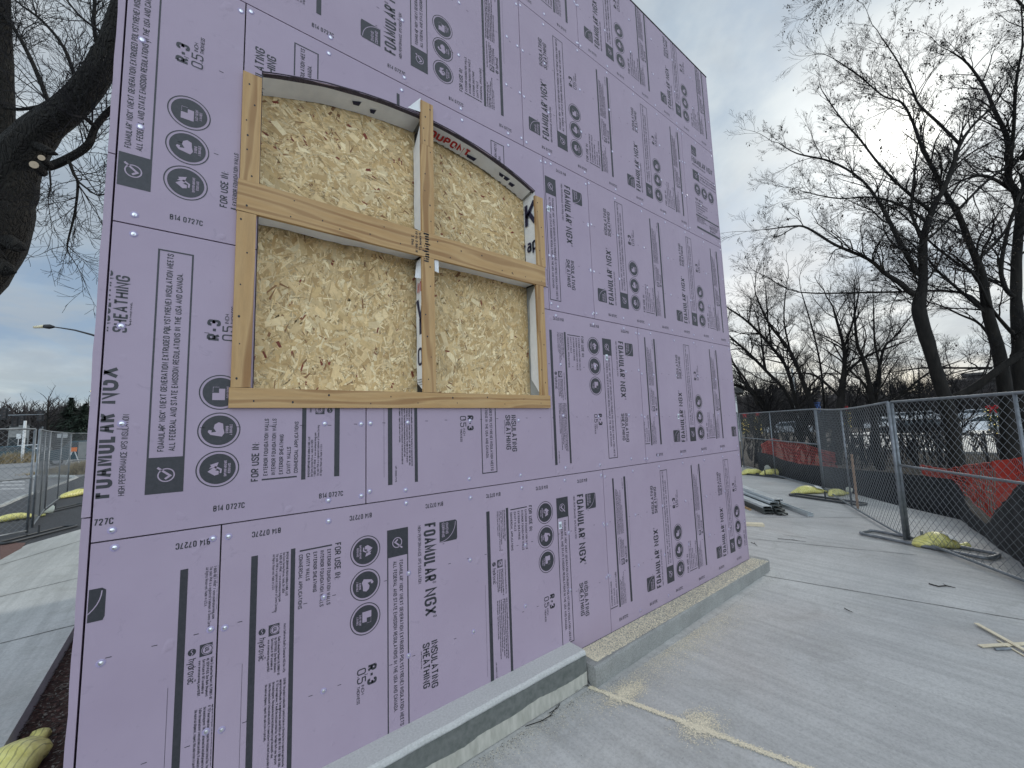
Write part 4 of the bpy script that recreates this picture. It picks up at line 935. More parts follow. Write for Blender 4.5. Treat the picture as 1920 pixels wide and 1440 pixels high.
# ---------------------------------------------------------------- trees
def branch(mb, p, d, ln, r, lev, rnd, sp=.5, grav=.0, leaves=None, n=3, tw=None):
    k = max(3, min(7, int(ln*2.2))); pts = [p.copy()]; q = p.copy(); dd = d.normalized(); rad = [r]
    for i in range(k):
        dd = (dd+Vector((rnd.gauss(0, .16), rnd.gauss(0, .16), rnd.gauss(0, .13)+grav))).normalized(); q = q+dd*(ln/k); pts.append(q.copy()); rad.append(max(r*(1-.72*(i+1)/k), .0068))
    (tw if (tw is not None and lev <= 2) else mb).tube(pts, rad, 3 if r < .05 else 5, False)
    if lev <= 0:
        if leaves is not None and rnd.random() < leaves[1]:
            for _ in range(rnd.choice((1, 2, 3))): leaves[0].append(pts[-1]+Vector((rnd.uniform(-.1, .1), rnd.uniform(-.1, .1), rnd.uniform(-.25, 0))))
        return
    m = rnd.choice((4, 5, 6)) if lev > 1 else rnd.choice((4, 5))
    for j in range(m):
        t = .18+.8*(j+rnd.random())/m; i = min(int(t*k), k-1); b = pts[i].lerp(pts[i+1], t*k-i); base = (pts[i+1]-pts[i]).normalized()
        ax = Vector((rnd.gauss(0, 1), rnd.gauss(0, 1), rnd.gauss(0, 1))); ax = (ax-base*ax.dot(base)).normalized(); a = rnd.uniform(sp*.6, sp*1.5)
        nd_ = base*cos(a)+ax*sin(a)+Vector((0, 0, .12)); branch(mb, b, nd_, ln*rnd.uniform(.38, .62)*(1.15-.45*t), rad[i]*.55, lev-1, rnd, sp, grav, leaves, n, tw)
def tree(name, label, limbs, depth, seed, lev=3, dens_=1., sub=4.5, bark='bark', spread=.55, leafp=0., group=None, jit=.12, wob=.12, tmax=1., grav=.0, wk=1., minr=.05):
    rnd = random.Random(seed); tr = MB(); tw = MB(); lv = ([], leafp) if leafp else None; start = None
    for li, lb in enumerate(limbs):
        pts = []; rad = []; off = 0; dv = rnd.uniform(-1, 1)*jit*depth*(0 if li == 0 else 1)
        for i, (x, y, wpx) in enumerate(lb):
            dd = depth+dv*(i/max(len(lb)-1, 1)); pts.append(at(x, y, dd)); rad.append(wpx*wk/2*depth/F)
        if li == 0: start = pts[0].copy()
        # smooth the traced limb
        P2 = []; R2 = []
        for i in range(len(pts)-1):
            a = pts[max(i-1, 0)]; b = pts[i]; c = pts[i+1]; d = pts[min(i+2, len(pts)-1)]
            for k in range(4):
                t = k/4; P2.append(.5*((2*b)+(-a+c)*t+(2*a-5*b+4*c-d)*t*t+(-a+3*b-3*c+d)*t**3)); R2.append(rad[i]+(rad[i+1]-rad[i])*t)
        P2.append(pts[-1]); R2.append(rad[-1]); tr.tube(P2, R2, 10 if max(R2) > .25 else 6, True, wob)
        Ln = sum((P2[i+1]-P2[i]).length for i in range(len(P2)-1)); m = int(Ln*dens_)
        for j in range(m):
            t = rnd.random()**.8 if lb[0][2] < 14 else .35+.65*rnd.random(); i = min(int(t*(len(P2)-1)), len(P2)-2)
            if R2[i] > 1.6*minr*8 and rnd.random() < .75: continue
            b = P2[i]; base_ = (P2[i+1]-P2[i]).normalized(); ax = Vector((rnd.gauss(0, 1), rnd.gauss(0, 1), rnd.gauss(0, 1))); ax = (ax-base_*ax.dot(base_)).normalized(); a = rnd.uniform(.4, 1.1)
            dr = base_*cos(a)+ax*sin(a)+Vector((0, 0, .22 if grav >= 0 else -.1)); l = sub*rnd.uniform(.55, 1.15)*(1.1-.4*t)
            branch(tr, b, dr, l, min(R2[i]*.5, (.014*l+.02)*depth/38), lev-1, rnd, spread, grav, lv, 3, tw)
        # the limb's own tip carries on
        branch(tr, P2[-1], P2[-1]-P2[-2], sub*.9, R2[-1]*.9, lev-1, rnd, spread, grav, lv, 3, tw)
    root = tag(empty(name, start), label, 'tree', group); tr.build('trunk', bark, root, True)
    if tw.v: tw.build('crown', 'twig', root)
    if lv and lv[0]:
        m = MB()
        for p in lv[0]:
            a = rnd.uniform(0, 2*pi); l = rnd.uniform(.12, .24); w = l*.3; dx = Vector((cos(a)*.5, sin(a)*.5, -.85))*l; sx = Vector((-sin(a), cos(a), 0))*w
            m.add([p, p+dx*.5+sx, p+dx, p+dx*.5-sx], [(0, 1, 2, 3)])
        m.build('dead_leaves', 'leaf', root)
    return root
A = [[(1798, 905, 30), (1790, 840, 27), (1783, 790, 27), (1773, 753, 26), (1753, 687, 23), (1737, 633, 25), (1723, 580, 26), (1730, 533, 17), (1731, 493, 16), (1733, 440, 14), (1750, 390, 11), (1773, 347, 10), (1787, 310, 9), (1800, 271, 7), (1827, 232, 5), (1862, 201, 4)],
     [(1727, 545, 14), (1713, 552, 12), (1687, 530, 11), (1660, 513, 9), (1628, 486, 7), (1566, 459, 6), (1515, 428, 5), (1488, 424, 4), (1440, 430, 2)],
     [(1728, 515, 12), (1717, 506, 11), (1690, 459, 10), (1670, 420, 9), (1647, 377, 7), (1612, 334, 5), (1558, 303, 5), (1495, 288, 3), (1460, 268, 2)],
     [(1745, 395, 8), (1700, 360, 5), (1651, 311, 5), (1612, 261, 4), (1577, 222, 3), (1542, 171, 2)],
     [(1800, 271, 7), (1759, 230, 6), (1723, 196, 5), (1709, 165, 4), (1683, 115, 3), (1652, 69, 2)],
     [(1733, 460, 7), (1710, 400, 5), (1714, 330, 4), (1720, 280, 3)], [(1740, 420, 6), (1700, 390, 5), (1640, 370, 4), (1570, 372, 3), (1510, 360, 2)],
     [(1783, 748, 16), (1827, 727, 17), (1867, 697, 15), (1925, 655, 13), (1990, 600, 9)]]
B = [[(1895, 900, 32), (1892, 800, 30), (1887, 747, 26), (1873, 663, 23), (1853, 590, 19), (1840, 513, 15), (1820, 460, 12), (1797, 403, 11), (1773, 363, 9), (1750, 317, 8), (1730, 280, 7), (1711, 228, 5), (1690, 192, 4), (1656, 180, 3), (1613, 144, 3), (1568, 113, 2)],
     [(1853, 590, 8), (1800, 545, 6), (1760, 510, 5), (1735, 480, 4), (1690, 440, 2)], [(1840, 520, 7), (1790, 490, 5), (1740, 450, 4), (1690, 400, 3), (1650, 380, 2)],
     [(1873, 663, 7), (1840, 610, 5), (1800, 590, 4), (1755, 570, 3), (1700, 560, 2)], [(1860, 690, 7), (1800, 690, 5), (1730, 690, 4), (1660, 700, 2)],
     [(1850, 590, 8), (1800, 548, 6), (1650, 548, 5), (1500, 548, 3), (1440, 520, 2)], [(1830, 490, 7), (1880, 440, 5), (1910, 380, 3)]]
Cc = [[(1925, 900, 50), (1922, 800, 46), (1915, 747, 36), (1912, 650, 24), (1905, 560, 18), (1907, 470, 16), (1912, 400, 15), (1905, 363, 13), (1891, 335, 12), (1889, 263, 9), (1865, 208, 7), (1848, 168, 6), (1815, 120, 4), (1780, 95, 2)],
      [(1891, 335, 8), (1900, 250, 6), (1905, 156, 5), (1917, 84, 3), (1915, 10, 2)], [(1905, 560, 10), (1885, 540, 9), (1877, 500, 8), (1890, 430, 7), (1907, 380, 6)],
      [(1905, 363, 8), (1850, 330, 6), (1800, 340, 4), (1750, 372, 3), (1700, 400, 2)], [(1905, 300, 6), (1850, 340, 5), (1800, 390, 5), (1750, 440, 4), (1700, 480, 2)],
      [(1912, 640, 9), (1860, 580, 6), (1830, 520, 5), (1790, 480, 3)], [(1917, 300, 8), (1990, 100, 8), (1900, -70, 5), (1750, -90, 4), (1600, -60, 3), (1560, -18, 2)], [(1990, 100, 6), (1850, -60, 4), (1760, -70, 3), (1660, -50, 2)]]
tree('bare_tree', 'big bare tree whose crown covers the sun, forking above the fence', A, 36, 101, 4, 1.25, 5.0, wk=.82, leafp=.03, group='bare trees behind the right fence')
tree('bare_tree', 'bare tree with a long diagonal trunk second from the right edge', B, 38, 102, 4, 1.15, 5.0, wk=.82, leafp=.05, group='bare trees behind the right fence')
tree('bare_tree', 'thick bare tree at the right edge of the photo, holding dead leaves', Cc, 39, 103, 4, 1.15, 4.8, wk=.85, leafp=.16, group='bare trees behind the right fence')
T = [('leaning bare tree nearest the purple wall corner', [[(1510, 850, 9), (1480, 747, 8), (1436, 695, 7), (1398, 657, 6), (1366, 628, 4), (1340, 590, 3)], [(1420, 760, 6), (1400, 715, 5), (1375, 680, 4), (1345, 620, 3)], [(1436, 695, 5), (1430, 660, 4), (1425, 620, 3), (1415, 580, 2)]], 50, 201),
     ('bare tree leaning left, second from the wall corner', [[(1535, 850, 10), (1497, 771, 8), (1477, 695, 7), (1447, 651, 6), (1404, 605, 5), (1366, 578, 3)], [(1447, 651, 4), (1440, 600, 3), (1436, 550, 2)]], 48, 202),
     ('bare tree with a curved trunk, third from the wall corner', [[(1545, 855, 14), (1541, 811, 12), (1512, 733, 10), (1482, 660, 7), (1442, 607, 5), (1420, 560, 3)], [(1512, 733, 5), (1545, 700, 3), (1580, 715, 2)], [(1482, 660, 4), (1470, 600, 3), (1474, 540, 2)]], 46, 203),
     ('upright bare tree in the middle of the thicket', [[(1566, 870, 26), (1576, 753, 15), (1583, 695, 10), (1582, 651, 7), (1564, 584, 4)], [(1585, 700, 6), (1622, 669, 5), (1669, 651, 4), (1700, 640, 2)], [(1582, 655, 5), (1600, 600, 4), (1612, 540, 2)], [(1576, 745, 6), (1530, 705, 5), (1490, 700, 3), (1460, 700, 2)]], 44, 204),
     ('bushy many-stemmed bare tree left of the big tree', [[(1652, 880, 16), (1640, 800, 14), (1637, 762, 12), (1622, 683, 7), (1608, 648, 6), (1602, 590, 4)], [(1640, 765, 8), (1643, 724, 6), (1657, 654, 5), (1678, 631, 4), (1710, 590, 2)], [(1637, 762, 6), (1620, 720, 5), (1590, 690, 4), (1560, 640, 2)], [(1640, 770, 6), (1650, 700, 5), (1640, 640, 4), (1638, 570, 2)], [(1640, 775, 6), (1690, 740, 5), (1740, 700, 4), (1790, 680, 2)]], 43, 205),
     ('thin bent sapling between the thicket trees', [[(1548, 800, 4), (1544, 741, 4), (1538, 683, 4), (1523, 616, 3), (1503, 549, 2)]], 47, 206),
     ('low dark bare tree behind the wall corner', [[(1450, 860, 10), (1445, 790, 9), (1425, 745, 8), (1390, 725, 7), (1340, 715, 5)], [(1440, 780, 5), (1470, 750, 4), (1500, 760, 3)], [(1440, 780, 5), (1410, 740, 4), (1380, 690, 3)]], 55, 207)]
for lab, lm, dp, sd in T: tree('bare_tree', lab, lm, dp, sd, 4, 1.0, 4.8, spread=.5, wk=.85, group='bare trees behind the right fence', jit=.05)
LT = [[(-320, 1180, 112), (-260, 900, 108), (-190, 700, 104), (-110, 585, 100), (-38, 490, 98), (-6, 420, 98), (8, 355, 92), (40, 290, 72), (85, 238, 56), (132, 200, 50), (172, 152, 46), (204, 95, 42), (226, 30, 38), (243, -60, 34), (250, -200, 28)],
      [(-14, 420, 60), (-4, 330, 42), (2, 200, 38), (0, 100, 36), (-3, 0, 34), (-5, -150, 30)],
      [(62, 305, 16), (90, 312, 17), (130, 296, 15), (165, 272, 14), (178, 240, 12), (200, 212, 11), (232, 182, 9), (280, 120, 7)],
      [(96, 205, 9), (62, 120, 8), (30, 60, 6), (0, 20, 4)], [(145, 160, 8), (120, 90, 6), (80, 40, 5), (40, 10, 4)], [(188, 115, 8), (176, 50, 7), (178, 0, 6), (175, -60, 4)], [(95, 195, 7), (40, 205, 6), (0, 200, 5)],
      [(180, 240, 8), (165, 225, 8), (155, 220, 5)], [(128, 298, 7), (138, 325, 6), (146, 345, 5), (140, 400, 4), (126, 460, 3), (132, 480, 2)], [(146, 340, 4), (180, 365, 3), (205, 366, 3), (240, 400, 2)], [(190, 60, 5), (150, 30, 4), (110, -20, 3)], [(92, 312, 4), (95, 350, 3), (90, 370, 2)]]
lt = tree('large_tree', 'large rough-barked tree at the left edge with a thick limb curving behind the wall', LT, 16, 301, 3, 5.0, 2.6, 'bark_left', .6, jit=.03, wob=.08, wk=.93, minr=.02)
for x, y, w in ((64, 309, 9), (78, 296, 7)):
    mb = MB(); p = at(x, y, 14.6); q = p+Vector((.10, .55, .04)); mb.tube([q, p], w*13/F, 12, True); st_ = mb.build('branch_stub', 'bark_left', lt); mb = MB(); mb.tube([p, p-(q-p)*.02], w*11/F, 12, True); mb.build('cut_face', 'cutwood', st_)
mb = MB(); rn = random.Random(5)
for x, y, d, w in ((34, 462, 15.8, 15), (14, 505, 15.8, 16), (92, 284, 15.8, 9)):
    mb = MB(); p = at(x, y, d); mb.tube([p-RT*.6+UP*.3, p, p+RT*.32-UP*.12], [w*.9*16/F, w*.8*16/F, .04], 8, True, .3); mb.build('burl', 'bark_left', lt, True)

# far wood on the horizon
def farwood(label, x0, x1, d0, d1, h0, h1, n, seed, zb):
    rnd = random.Random(seed); mb = MB()
    for i in range(n):
        x = rnd.uniform(x0, x1); d = rnd.uniform(d0, d1); b = at(x, 780, d); b.z = zb; h = rnd.uniform(h0, h1); r = .0016*d
        mb.tube([b, b+Vector((rnd.gauss(0, .5), rnd.gauss(0, .5), h*.6)), b+Vector((rnd.gauss(0, 1), rnd.gauss(0, 1), h))], [r*1.5, r, r*.3], 3, False)
        for j in range(12):
            t = rnd.uniform(.15, .95); s = b+Vector((0, 0, h*t)); a = rnd.uniform(0, 2*pi); l = h*.35*(1.1-t*.6)
            e = s+Vector((cos(a)*l*.6, sin(a)*l*.6, l*.8)); mb.tube([s, e], [r*.7, r*.2], 3, False)
            for k in range(4): t2 = rnd.random(); s2 = s.lerp(e, t2); mb.tube([s2, s2+Vector((rnd.gauss(0, .3)*l, rnd.gauss(0, .3)*l, .35*l))], [r*.4, r*.15], 3, False)
    return tag(mb.build('far_wood', 'farwood'), label, 'woods', kind='stuff')
farwood('bare woods on the horizon at right', 1370, 2100, 190, 330, 14, 27, 420, 1, -6)
farwood('tangled brush low behind the right fence', 1370, 1980, 56, 66, 2, 4.5, 60, 2, -5.2)
rn = random.Random(77); mb = MB()
for i in range(75):
    b = at(rn.uniform(1372, 1790), 780, rn.uniform(47, 58)); b.z = -5.2; branch(mb, b, Vector((rn.gauss(0, .18), rn.gauss(0, .18), 1)), rn.uniform(7, 14), rn.uniform(.07, .13), 3, rn, .45, .02)
tag(mb.build('thicket', 'twig'), 'thicket of thin bare saplings behind the right fence', 'thicket', kind='stuff')
farwood('bare woods far off at left', -80, 260, 230, 330, 16, 30, 420, 3, -5)
mb = MB(); rn = random.Random(8)
for i in range(60):
    x = 1360+i*13; P = at(x, 780, 230+rn.uniform(-15, 15)); z = zat(x, rn.uniform(735, 746), (P.x, P.y)); w = rn.uniform(5, 9)
    mb.tube([Vector((P.x, P.y, -8)), Vector((P.x, P.y, -1+rn.random()*4)), Vector((P.x, P.y, z-2)), Vector((P.x, P.y, z))], [w, w, w*.7, w*.1], 7, True, .3)
tag(mb.build('far_hedge', 'farwood', None, False), 'dark mass of shrubs below the horizon woods', 'shrubs', kind='stuff')

# ---------------------------------------------------------------- right background
pf = tag(empty('picket_fence', at(1750, 890, 44)), 'black iron picket fence beyond the trees at right', 'fence'); PA = at(1560, 800, 52); PB = at(2000, 800, 40); mb = MB(); n = 150
m2 = MB()
for i in range(n+1):
    p = PA.lerp(PB, i/n)
    if i % 15 == 0: m2 = m2; m2.beam((p.x, p.y, -5.3), (p.x, p.y, -1.0), .16, .16, Vector((1, 0, 0)))
    else: mb.beam((p.x, p.y, -5.2), (p.x, p.y, -1.25), .05, .05, Vector((1, 0, 0)))
mb.build('pickets', 'iron', pf); m2.build('posts', 'iron', pf)
for z in (-1.45, -4.9): mb = MB(); mb.beam((PA.x, PA.y, z), (PB.x, PB.y, z), .07, .1); mb.build('rail', 'iron', pf)
def car(label, x, y, d, ang, m, z, L_=15., W_=6., H_=5., suv=True):
    c = at(x, y, d); c.z = z; root = tag(empty('parked_car', c), label, 'car', 'cars on the roads'); dx = Vector((cos(ang), sin(ang), 0)); n = Vector((-dx.y, dx.x, 0))
    prof = [(-.5, .22), (-.5, .5), (-.47, .6), (-.3, .64), (-.16, .97), (.3 if suv else .18, 1.0), (.46 if suv else .34, .66), (.5, .6), (.5, .22)]
    mb = MB(); k = len(prof); vs = []
    for s in (-1, 1):
        for a, b in prof: w = W_/2*(1 if b < .7 else .8); vs.append(c+dx*(a*L_)+n*(s*w)+Vector((0, 0, b*H_)))
    mb.add(vs, [tuple(range(k))[::-1], tuple(range(k, 2*k))]+[(i, (i+1) % k, (i+1) % k+k, i+k) for i in range(k)]); mb.build('body', m, root)
    mb = MB()
    for s in (-1, 1):
        q = [(-.26, .68), (-.15, .92), (.28 if suv else .16, .94), (.42 if suv else .3, .69)]; mb.add([c+dx*(a*L_)+n*(s*W_/2*(1.01 if b < .7 else .84))+Vector((0, 0, b*H_)) for a, b in q], [(0, 1, 2, 3)])
    e = .012*L_
    for q in (((-.3, .66), (-.175, .94), -e), ((.3 if suv else .18, .97), (.46 if suv else .34, .68), e)): mb.add([c+dx*(q[0][0]*L_+q[2])+n*(W_*.40)+Vector((0, 0, q[0][1]*H_)), c+dx*(q[0][0]*L_+q[2])-n*(W_*.40)+Vector((0, 0, q[0][1]*H_)), c+dx*(q[1][0]*L_+q[2])-n*(W_*.38)+Vector((0, 0, q[1][1]*H_)), c+dx*(q[1][0]*L_+q[2])+n*(W_*.38)+Vector((0, 0, q[1][1]*H_))], [(0, 1, 2, 3)])
    mb.build('windows', 'glass', root)
    for a in (-.32, .31):
        for s in (-1, 1):
            p = c+dx*(a*L_)+n*(s*W_*.44)+Vector((0, 0, 1.15)); mb = MB(); mb.tube([p-n*.35, p+n*.35], 1.15, 14); w = mb.build('wheel', 'tyre', root); mb = MB(); mb.tube([p-n*.37, p+n*.37], .65, 10); mb.build('rim', 'rim', w)
    return root
hdir = atan2((PB-PA).y, (PB-PA).x)
car('black sport utility vehicle on the road beyond the picket fence', 1712, 800, 118, hdir, 'carblack', -5.8)
car('white car just left behind the black one', 1666, 795, 165, hdir, 'carwhite', -5.6); car('white hatchback above the black car roof', 1690, 790, 190, hdir, 'carwhite', -3.6, 17); car('second white car at the edge of the far lot', 1722, 790, 188, hdir, 'carwhite', -3.4, 14)
car('pale car between the big tree and the garland post', 1830, 790, 175, hdir, 'carsilver', -3.4, 17, suv=False); car('white car with its nose behind the right-hand tree', 1862, 800, 108, hdir, 'carwhite', -5.2, 18, suv=False)
car('silver car far left seen through the thicket', 1480, 800, 150, hdir, 'carsilver', -5.6, suv=False)
def block(name, label, x0, x1, ytop, d, z0, m, cat, depth=40, parts=None):
    a = at(x0, 780, d); b = at(x1, 780, d); zt = zat((x0+x1)/2, ytop, ((a.x+b.x)/2, (a.y+b.y)/2)); root = tag(empty(name, ((a.x+b.x)/2, (a.y+b.y)/2, z0)), label, cat)
    mid = (a+b)/2; rv = Vector((mid.x-CAM.x, mid.y-CAM.y, 0)).normalized(); dx = Vector((rv.y, -rv.x, 0)); ln = abs((b-a).dot(dx)); a = mid-dx*ln/2; b = mid+dx*ln/2; n = rv; a.z = b.z = z0; mb = MB(); c = (a+b)/2+n*depth/2; c.z = (z0+zt)/2
    mb.obox(c, dx, n, Vector((0, 0, 1)), ln/2, depth/2, (zt-z0)/2); mb.build('wall', m, root); mb = MB(); c2 = c.copy(); c2.z = zt+.5; mb.obox(c2, dx, n, Vector((0, 0, 1)), ln/2+2, depth/2+2, .8); mb.build('roof', 'roofing', root)
    w = MB(); k = max(2, int(ln/12))
    for r in range(max(1, int((zt-z0)/12))):
        for i in range(k): q = a+dx*(ln*(i+.5)/k)-n*.15; q.z = z0+6+r*11; w.obox(q, dx, n, Vector((0, 0, 1)), ln/k*.33, .1, 2.4)
    w.build('windows', 'glass', root); return root
block('office_building', 'dark long building behind the trees at the right', 1790, 1905, 712, 260, -6, 'darkwall', 'building', 60)
block('office_building', 'upper storey block on the long dark building', 1822, 1850, 702, 275, -6, 'darkwall', 'building', 30)
block('tower_building', 'small pale blue building far behind the thicket', 1413, 1430, 731, 480, -6, 'bluewall', 'building', 40)
block('white_trailer', 'pale slab-sided trailer just right of the wall corner', 1374, 1384, 735, 120, -5.5, 'signwhite', 'trailer', 12)
def garlandpost(label, x, d, ytop, ybot, r, z0, lamp=False, bowy=None, bows=1.0, seed=1):
    rnd = random.Random(seed); c = at(x, 800, d); root = tag(empty('garland_post' if not lamp else 'street_lamp', (c.x, c.y, z0)), label, 'lamp post'); zt = zat(x, ytop, (c.x, c.y)); zb = max(z0, zat(x, ybot, (c.x, c.y)))
    mb = MB(); ph = zt+.3 if not lamp else zat(x, 628, (c.x, c.y)); mb.tube([(c.x, c.y, z0), (c.x, c.y, ph)], [.2, .14], 10); mb.build('pole', 'iron', root, True)
    mb = MB(); lt_ = MB(); n = int(2600*min(1, (zt-zb)/5))
    for i in range(n):
        z = rnd.uniform(zb, zt); a = rnd.uniform(0, 2*pi); rr = r*(1+.22*sin(z*5.5+a))*rnd.uniform(.5, 1.15); p = Vector((c.x+cos(a)*rr, c.y+sin(a)*rr, z)); q = Vector((cos(a+rnd.gauss(0, .8)), sin(a+rnd.gauss(0, .8)), rnd.gauss(-.1, .7))).normalized()*.22; s = q.orthogonal().normalized()*.045
        mb.add([p+s, p+q, p-s], [(0, 1, 2)])
        if i % 45 == 0: lt_.obox(p+q*.8, Vector((1, 0, 0)), Vector((0, 1, 0)), Vector((0, 0, 1)), .035, .035, .035)
    mb.build('garland', 'garland', root); lt_.build('string_lights', 'bulb', root)
    if bowy:
        z = zat(x, bowy, (c.x, c.y)); mb = MB(); tocam = Vector((CAM.x-c.x, CAM.y-c.y, 0)).normalized(); sd = Vector((-tocam.y, tocam.x, 0)); q = Vector((c.x, c.y, z))+tocam*(r+.12)
        for s in (-1, 1):
            mb.tube([q, q+sd*(s*.3)+Vector((0, 0, .28)), q+sd*(s*.62)+Vector((0, 0, .12)), q+sd*(s*.45)-Vector((0, 0, .12)), q], [.05, .13, .15, .12, .05], 6); mb.tube([q, q+sd*(s*.2)-Vector((0, 0, .4)), q+sd*(s*.32)-Vector((0, 0, .85))], [.05, .1, .09], 5)
        o = mb.build('red_bow', 'bow', root, True)
    return root, c
garlandpost('post wrapped in lit garland with a red bow at the right', 1866, 62, 766, 812, .75, -5.3, bowy=764, seed=1)
garlandpost('small garland post with a red bow behind the thicket', 1588, 105, 770, 800, .7, -5.5, bowy=764, seed=2); garlandpost('garland post with a red bow next to the wall corner', 1398, 110, 785, 815, .7, -5.5, bowy=777, seed=3); garlandpost('second garland post by the wall corner', 1422, 115, 782, 812, .7, -5.5, bowy=775, seed=4)
mb = MB(); c = at(1533, 765, 140); mb.box(c.x-1.2, c.x+1.2, c.y-.6, c.y+.6, c.z-2, c.z+2); mb.beam((c.x, c.y, -5.5), (c.x, c.y, c.z-2), .3, .3, Vector((1, 0, 0))); tag(mb.build('blue_sign', 'bluebox'), 'small blue sign above the fence rail behind the thicket', 'sign')
mb = MB(); c = at(1492, 760, 150); mb.tube([(c.x, c.y, -5.5), (c.x, c.y, zat(1492, 690, (c.x, c.y)))], [.5, .35], 8); tag(mb.build('utility_pole', 'signwhite'), 'pale utility pole behind the leaning trees', 'pole')

# ---------------------------------------------------------------- left background
root, c = garlandpost('street lamp with a garland and red bow, its arm reaching left past the wall', 190, 45, 704, 900, .75, ZL, lamp=True, bowy=738, seed=6)
P = [Vector((c.x, c.y, zat(192, 636, (c.x, c.y))))]+[at(x, y, 45) for x, y in ((170, 627), (140, 619), (115, 615), (100, 613))]; mb = MB(); mb.tube(P, [.12, .1, .085, .07, .06], 8); mb.build('arm', 'iron', root, True)
mb = MB(); a = at(102, 613, 45); b = at(84, 612, 45); e = at(64, 613.5, 45); mb.tube([a, a.lerp(b, .5), b], [.1, .26, .22], 8); hd = mb.build('lamp_head', 'iron', root, True)
mb = MB(); mb.tube([b, e], [.2, .14], 8); mb.build('lens', 'lamplens', hd, True)
mb = MB(); s0 = at(182, 634, 45); mb.tube([s0+RT*(.28*cos(t*.55)*(1-t*.05))-UP*(.35+.28*sin(t*.55)) for t in range(14)], .02, 4); mb.build('scroll', 'iron', root)
def signal(label, x, y, d, lit=False, h=3.6):
    c = at(x, y, d); root = tag(empty('traffic_light', c-Vector((0, 0, h/2))), label, 'traffic light', 'traffic lights at the crossing'); mb = MB(); mb.box(c.x-.55, c.x+.55, c.y-.4, c.y+.4, c.z-h/2, c.z+h/2); mb.box(c.x-.95, c.x+.95, c.y+.1, c.y+.16, c.z-h/2-.4, c.z+h/2+.4); mb.build('housing', 'iron', root)
    for k in (-1, 0, 1):
        p = Vector((c.x, c.y-.4, c.z+k*h/3)); m = MB(); m.tube([p, p-Vector((0, .08, 0))], .38, 14); m.build('signal_lens', 'greenlamp' if lit and k == -1 else 'lens_off', root)
        m = MB(); m.tube([p+Vector((.42*cos(t), -.3, .42*sin(t))) for t in [pi*i/8 for i in range(9)]], .05, 4); m.build('visor', 'iron', root)
    return root
signal('dark traffic light at the end of the long mast arm', 76, 779, 165); signal('traffic light showing green on its own post', 78.5, 809, 168, True, 3.2); signal('left one of two dark traffic lights hanging under the mast', 28.5, 790, 160); signal('right one of two dark traffic lights hanging under the mast', 41, 787, 170); signal('dark traffic light nearest the left edge', 8, 776, 155)
mb = MB(); mb.tube([at(-30, 780, 160), at(40, 778, 162), at(82, 777, 165)], [.28, .22, .16], 6); p = at(-30, 780, 160); mb.tube([(p.x, p.y, ZL), (p.x, p.y, p.z+.5)], .4, 8); tag(mb.build('signal_mast', 'galv', None, True), 'long horizontal mast arm carrying the traffic lights', 'mast')
mb = MB(); p = at(46.5, 800, 120); mb.tube([(p.x, p.y, ZL), (p.x, p.y, zat(46, 789, (p.x, p.y)))], .32, 8); tag(mb.build('post', 'signwhite'), 'white post left of the fence corner', 'post')
mb = MB(); p = at(80, 800, 168); mb.tube([(p.x, p.y, ZL), (p.x, p.y, zat(80, 800, (p.x, p.y)))], .22, 8); tag(mb.build('signal_post', 'galv'), 'thin post holding the green traffic light', 'post')
def house(label, x0, x1, ytop, yeave, d, m):
    a = at(x0, 800, d); b = at(x1, 800, d); a.z = b.z = ZL-.4; q = ((a.x+b.x)/2, (a.y+b.y)/2); ze = zat((x0+x1)/2, yeave, q); zt = zat((x0+x1)/2, ytop, q); root = tag(empty('house', (*q, ZL-.4)), label, 'house')
    mid = (a+b)/2; rv = Vector((mid.x-CAM.x, mid.y-CAM.y, 0)).normalized(); dx = Vector((rv.y, -rv.x, 0)); ln = abs((b-a).dot(dx)); a = mid-dx*ln/2; b = mid+dx*ln/2; n = rv; Z = lambda p, z: Vector((p.x, p.y, z)); mid = (a+b)/2; mb = MB(); dp = 30
    f = [a, b, Z(b, ze), Z(mid, zt), Z(a, ze)]; k = [p+n*dp for p in f]; mb.add(f+k, [(0, 1, 2, 3, 4), (9, 8, 7, 6, 5), (0, 5, 6, 1), (1, 6, 7, 2), (0, 4, 9, 5)]); mb.build('wall', m, root)
    mb = MB(); o = n*-1.2; up_ = Vector((0, 0, .35))
    for e in (Z(a, ze)-dx*1.2-Vector((0, 0, .6)), Z(b, ze)+dx*1.2-Vector((0, 0, .6))):
        t = Z(mid, zt); mb.add([e+o, t+o, t+n*dp, e+n*dp, e+o+up_, t+o+up_, t+n*dp+up_, e+n*dp+up_], [(0, 1, 2, 3), (7, 6, 5, 4), (0, 4, 5, 1), (3, 2, 6, 7), (0, 3, 7, 4)])
    mb.build('roof', 'roofing', root)
    for t, w, z0, z1 in ((.3, 1.6, 4, 8), (.72, 1.2, .3, 7.5)): mb = MB(); c = a.lerp(b, t)-n*.1; c.z = ZL+(z0+z1)/2; mb.obox(c, dx, n, Vector((0, 0, 1)), w, .1, (z1-z0)/2); mb.build('window' if z0 > 1 else 'door', 'glass' if z0 > 1 else 'iron', root)
    return root
house('grey gabled house behind the traffic lights', 17, 56, 790, 799, 190, 'siding'); house('dark wide house at the left edge behind the mast', -40, 14, 776, 796, 230, 'darkwall')
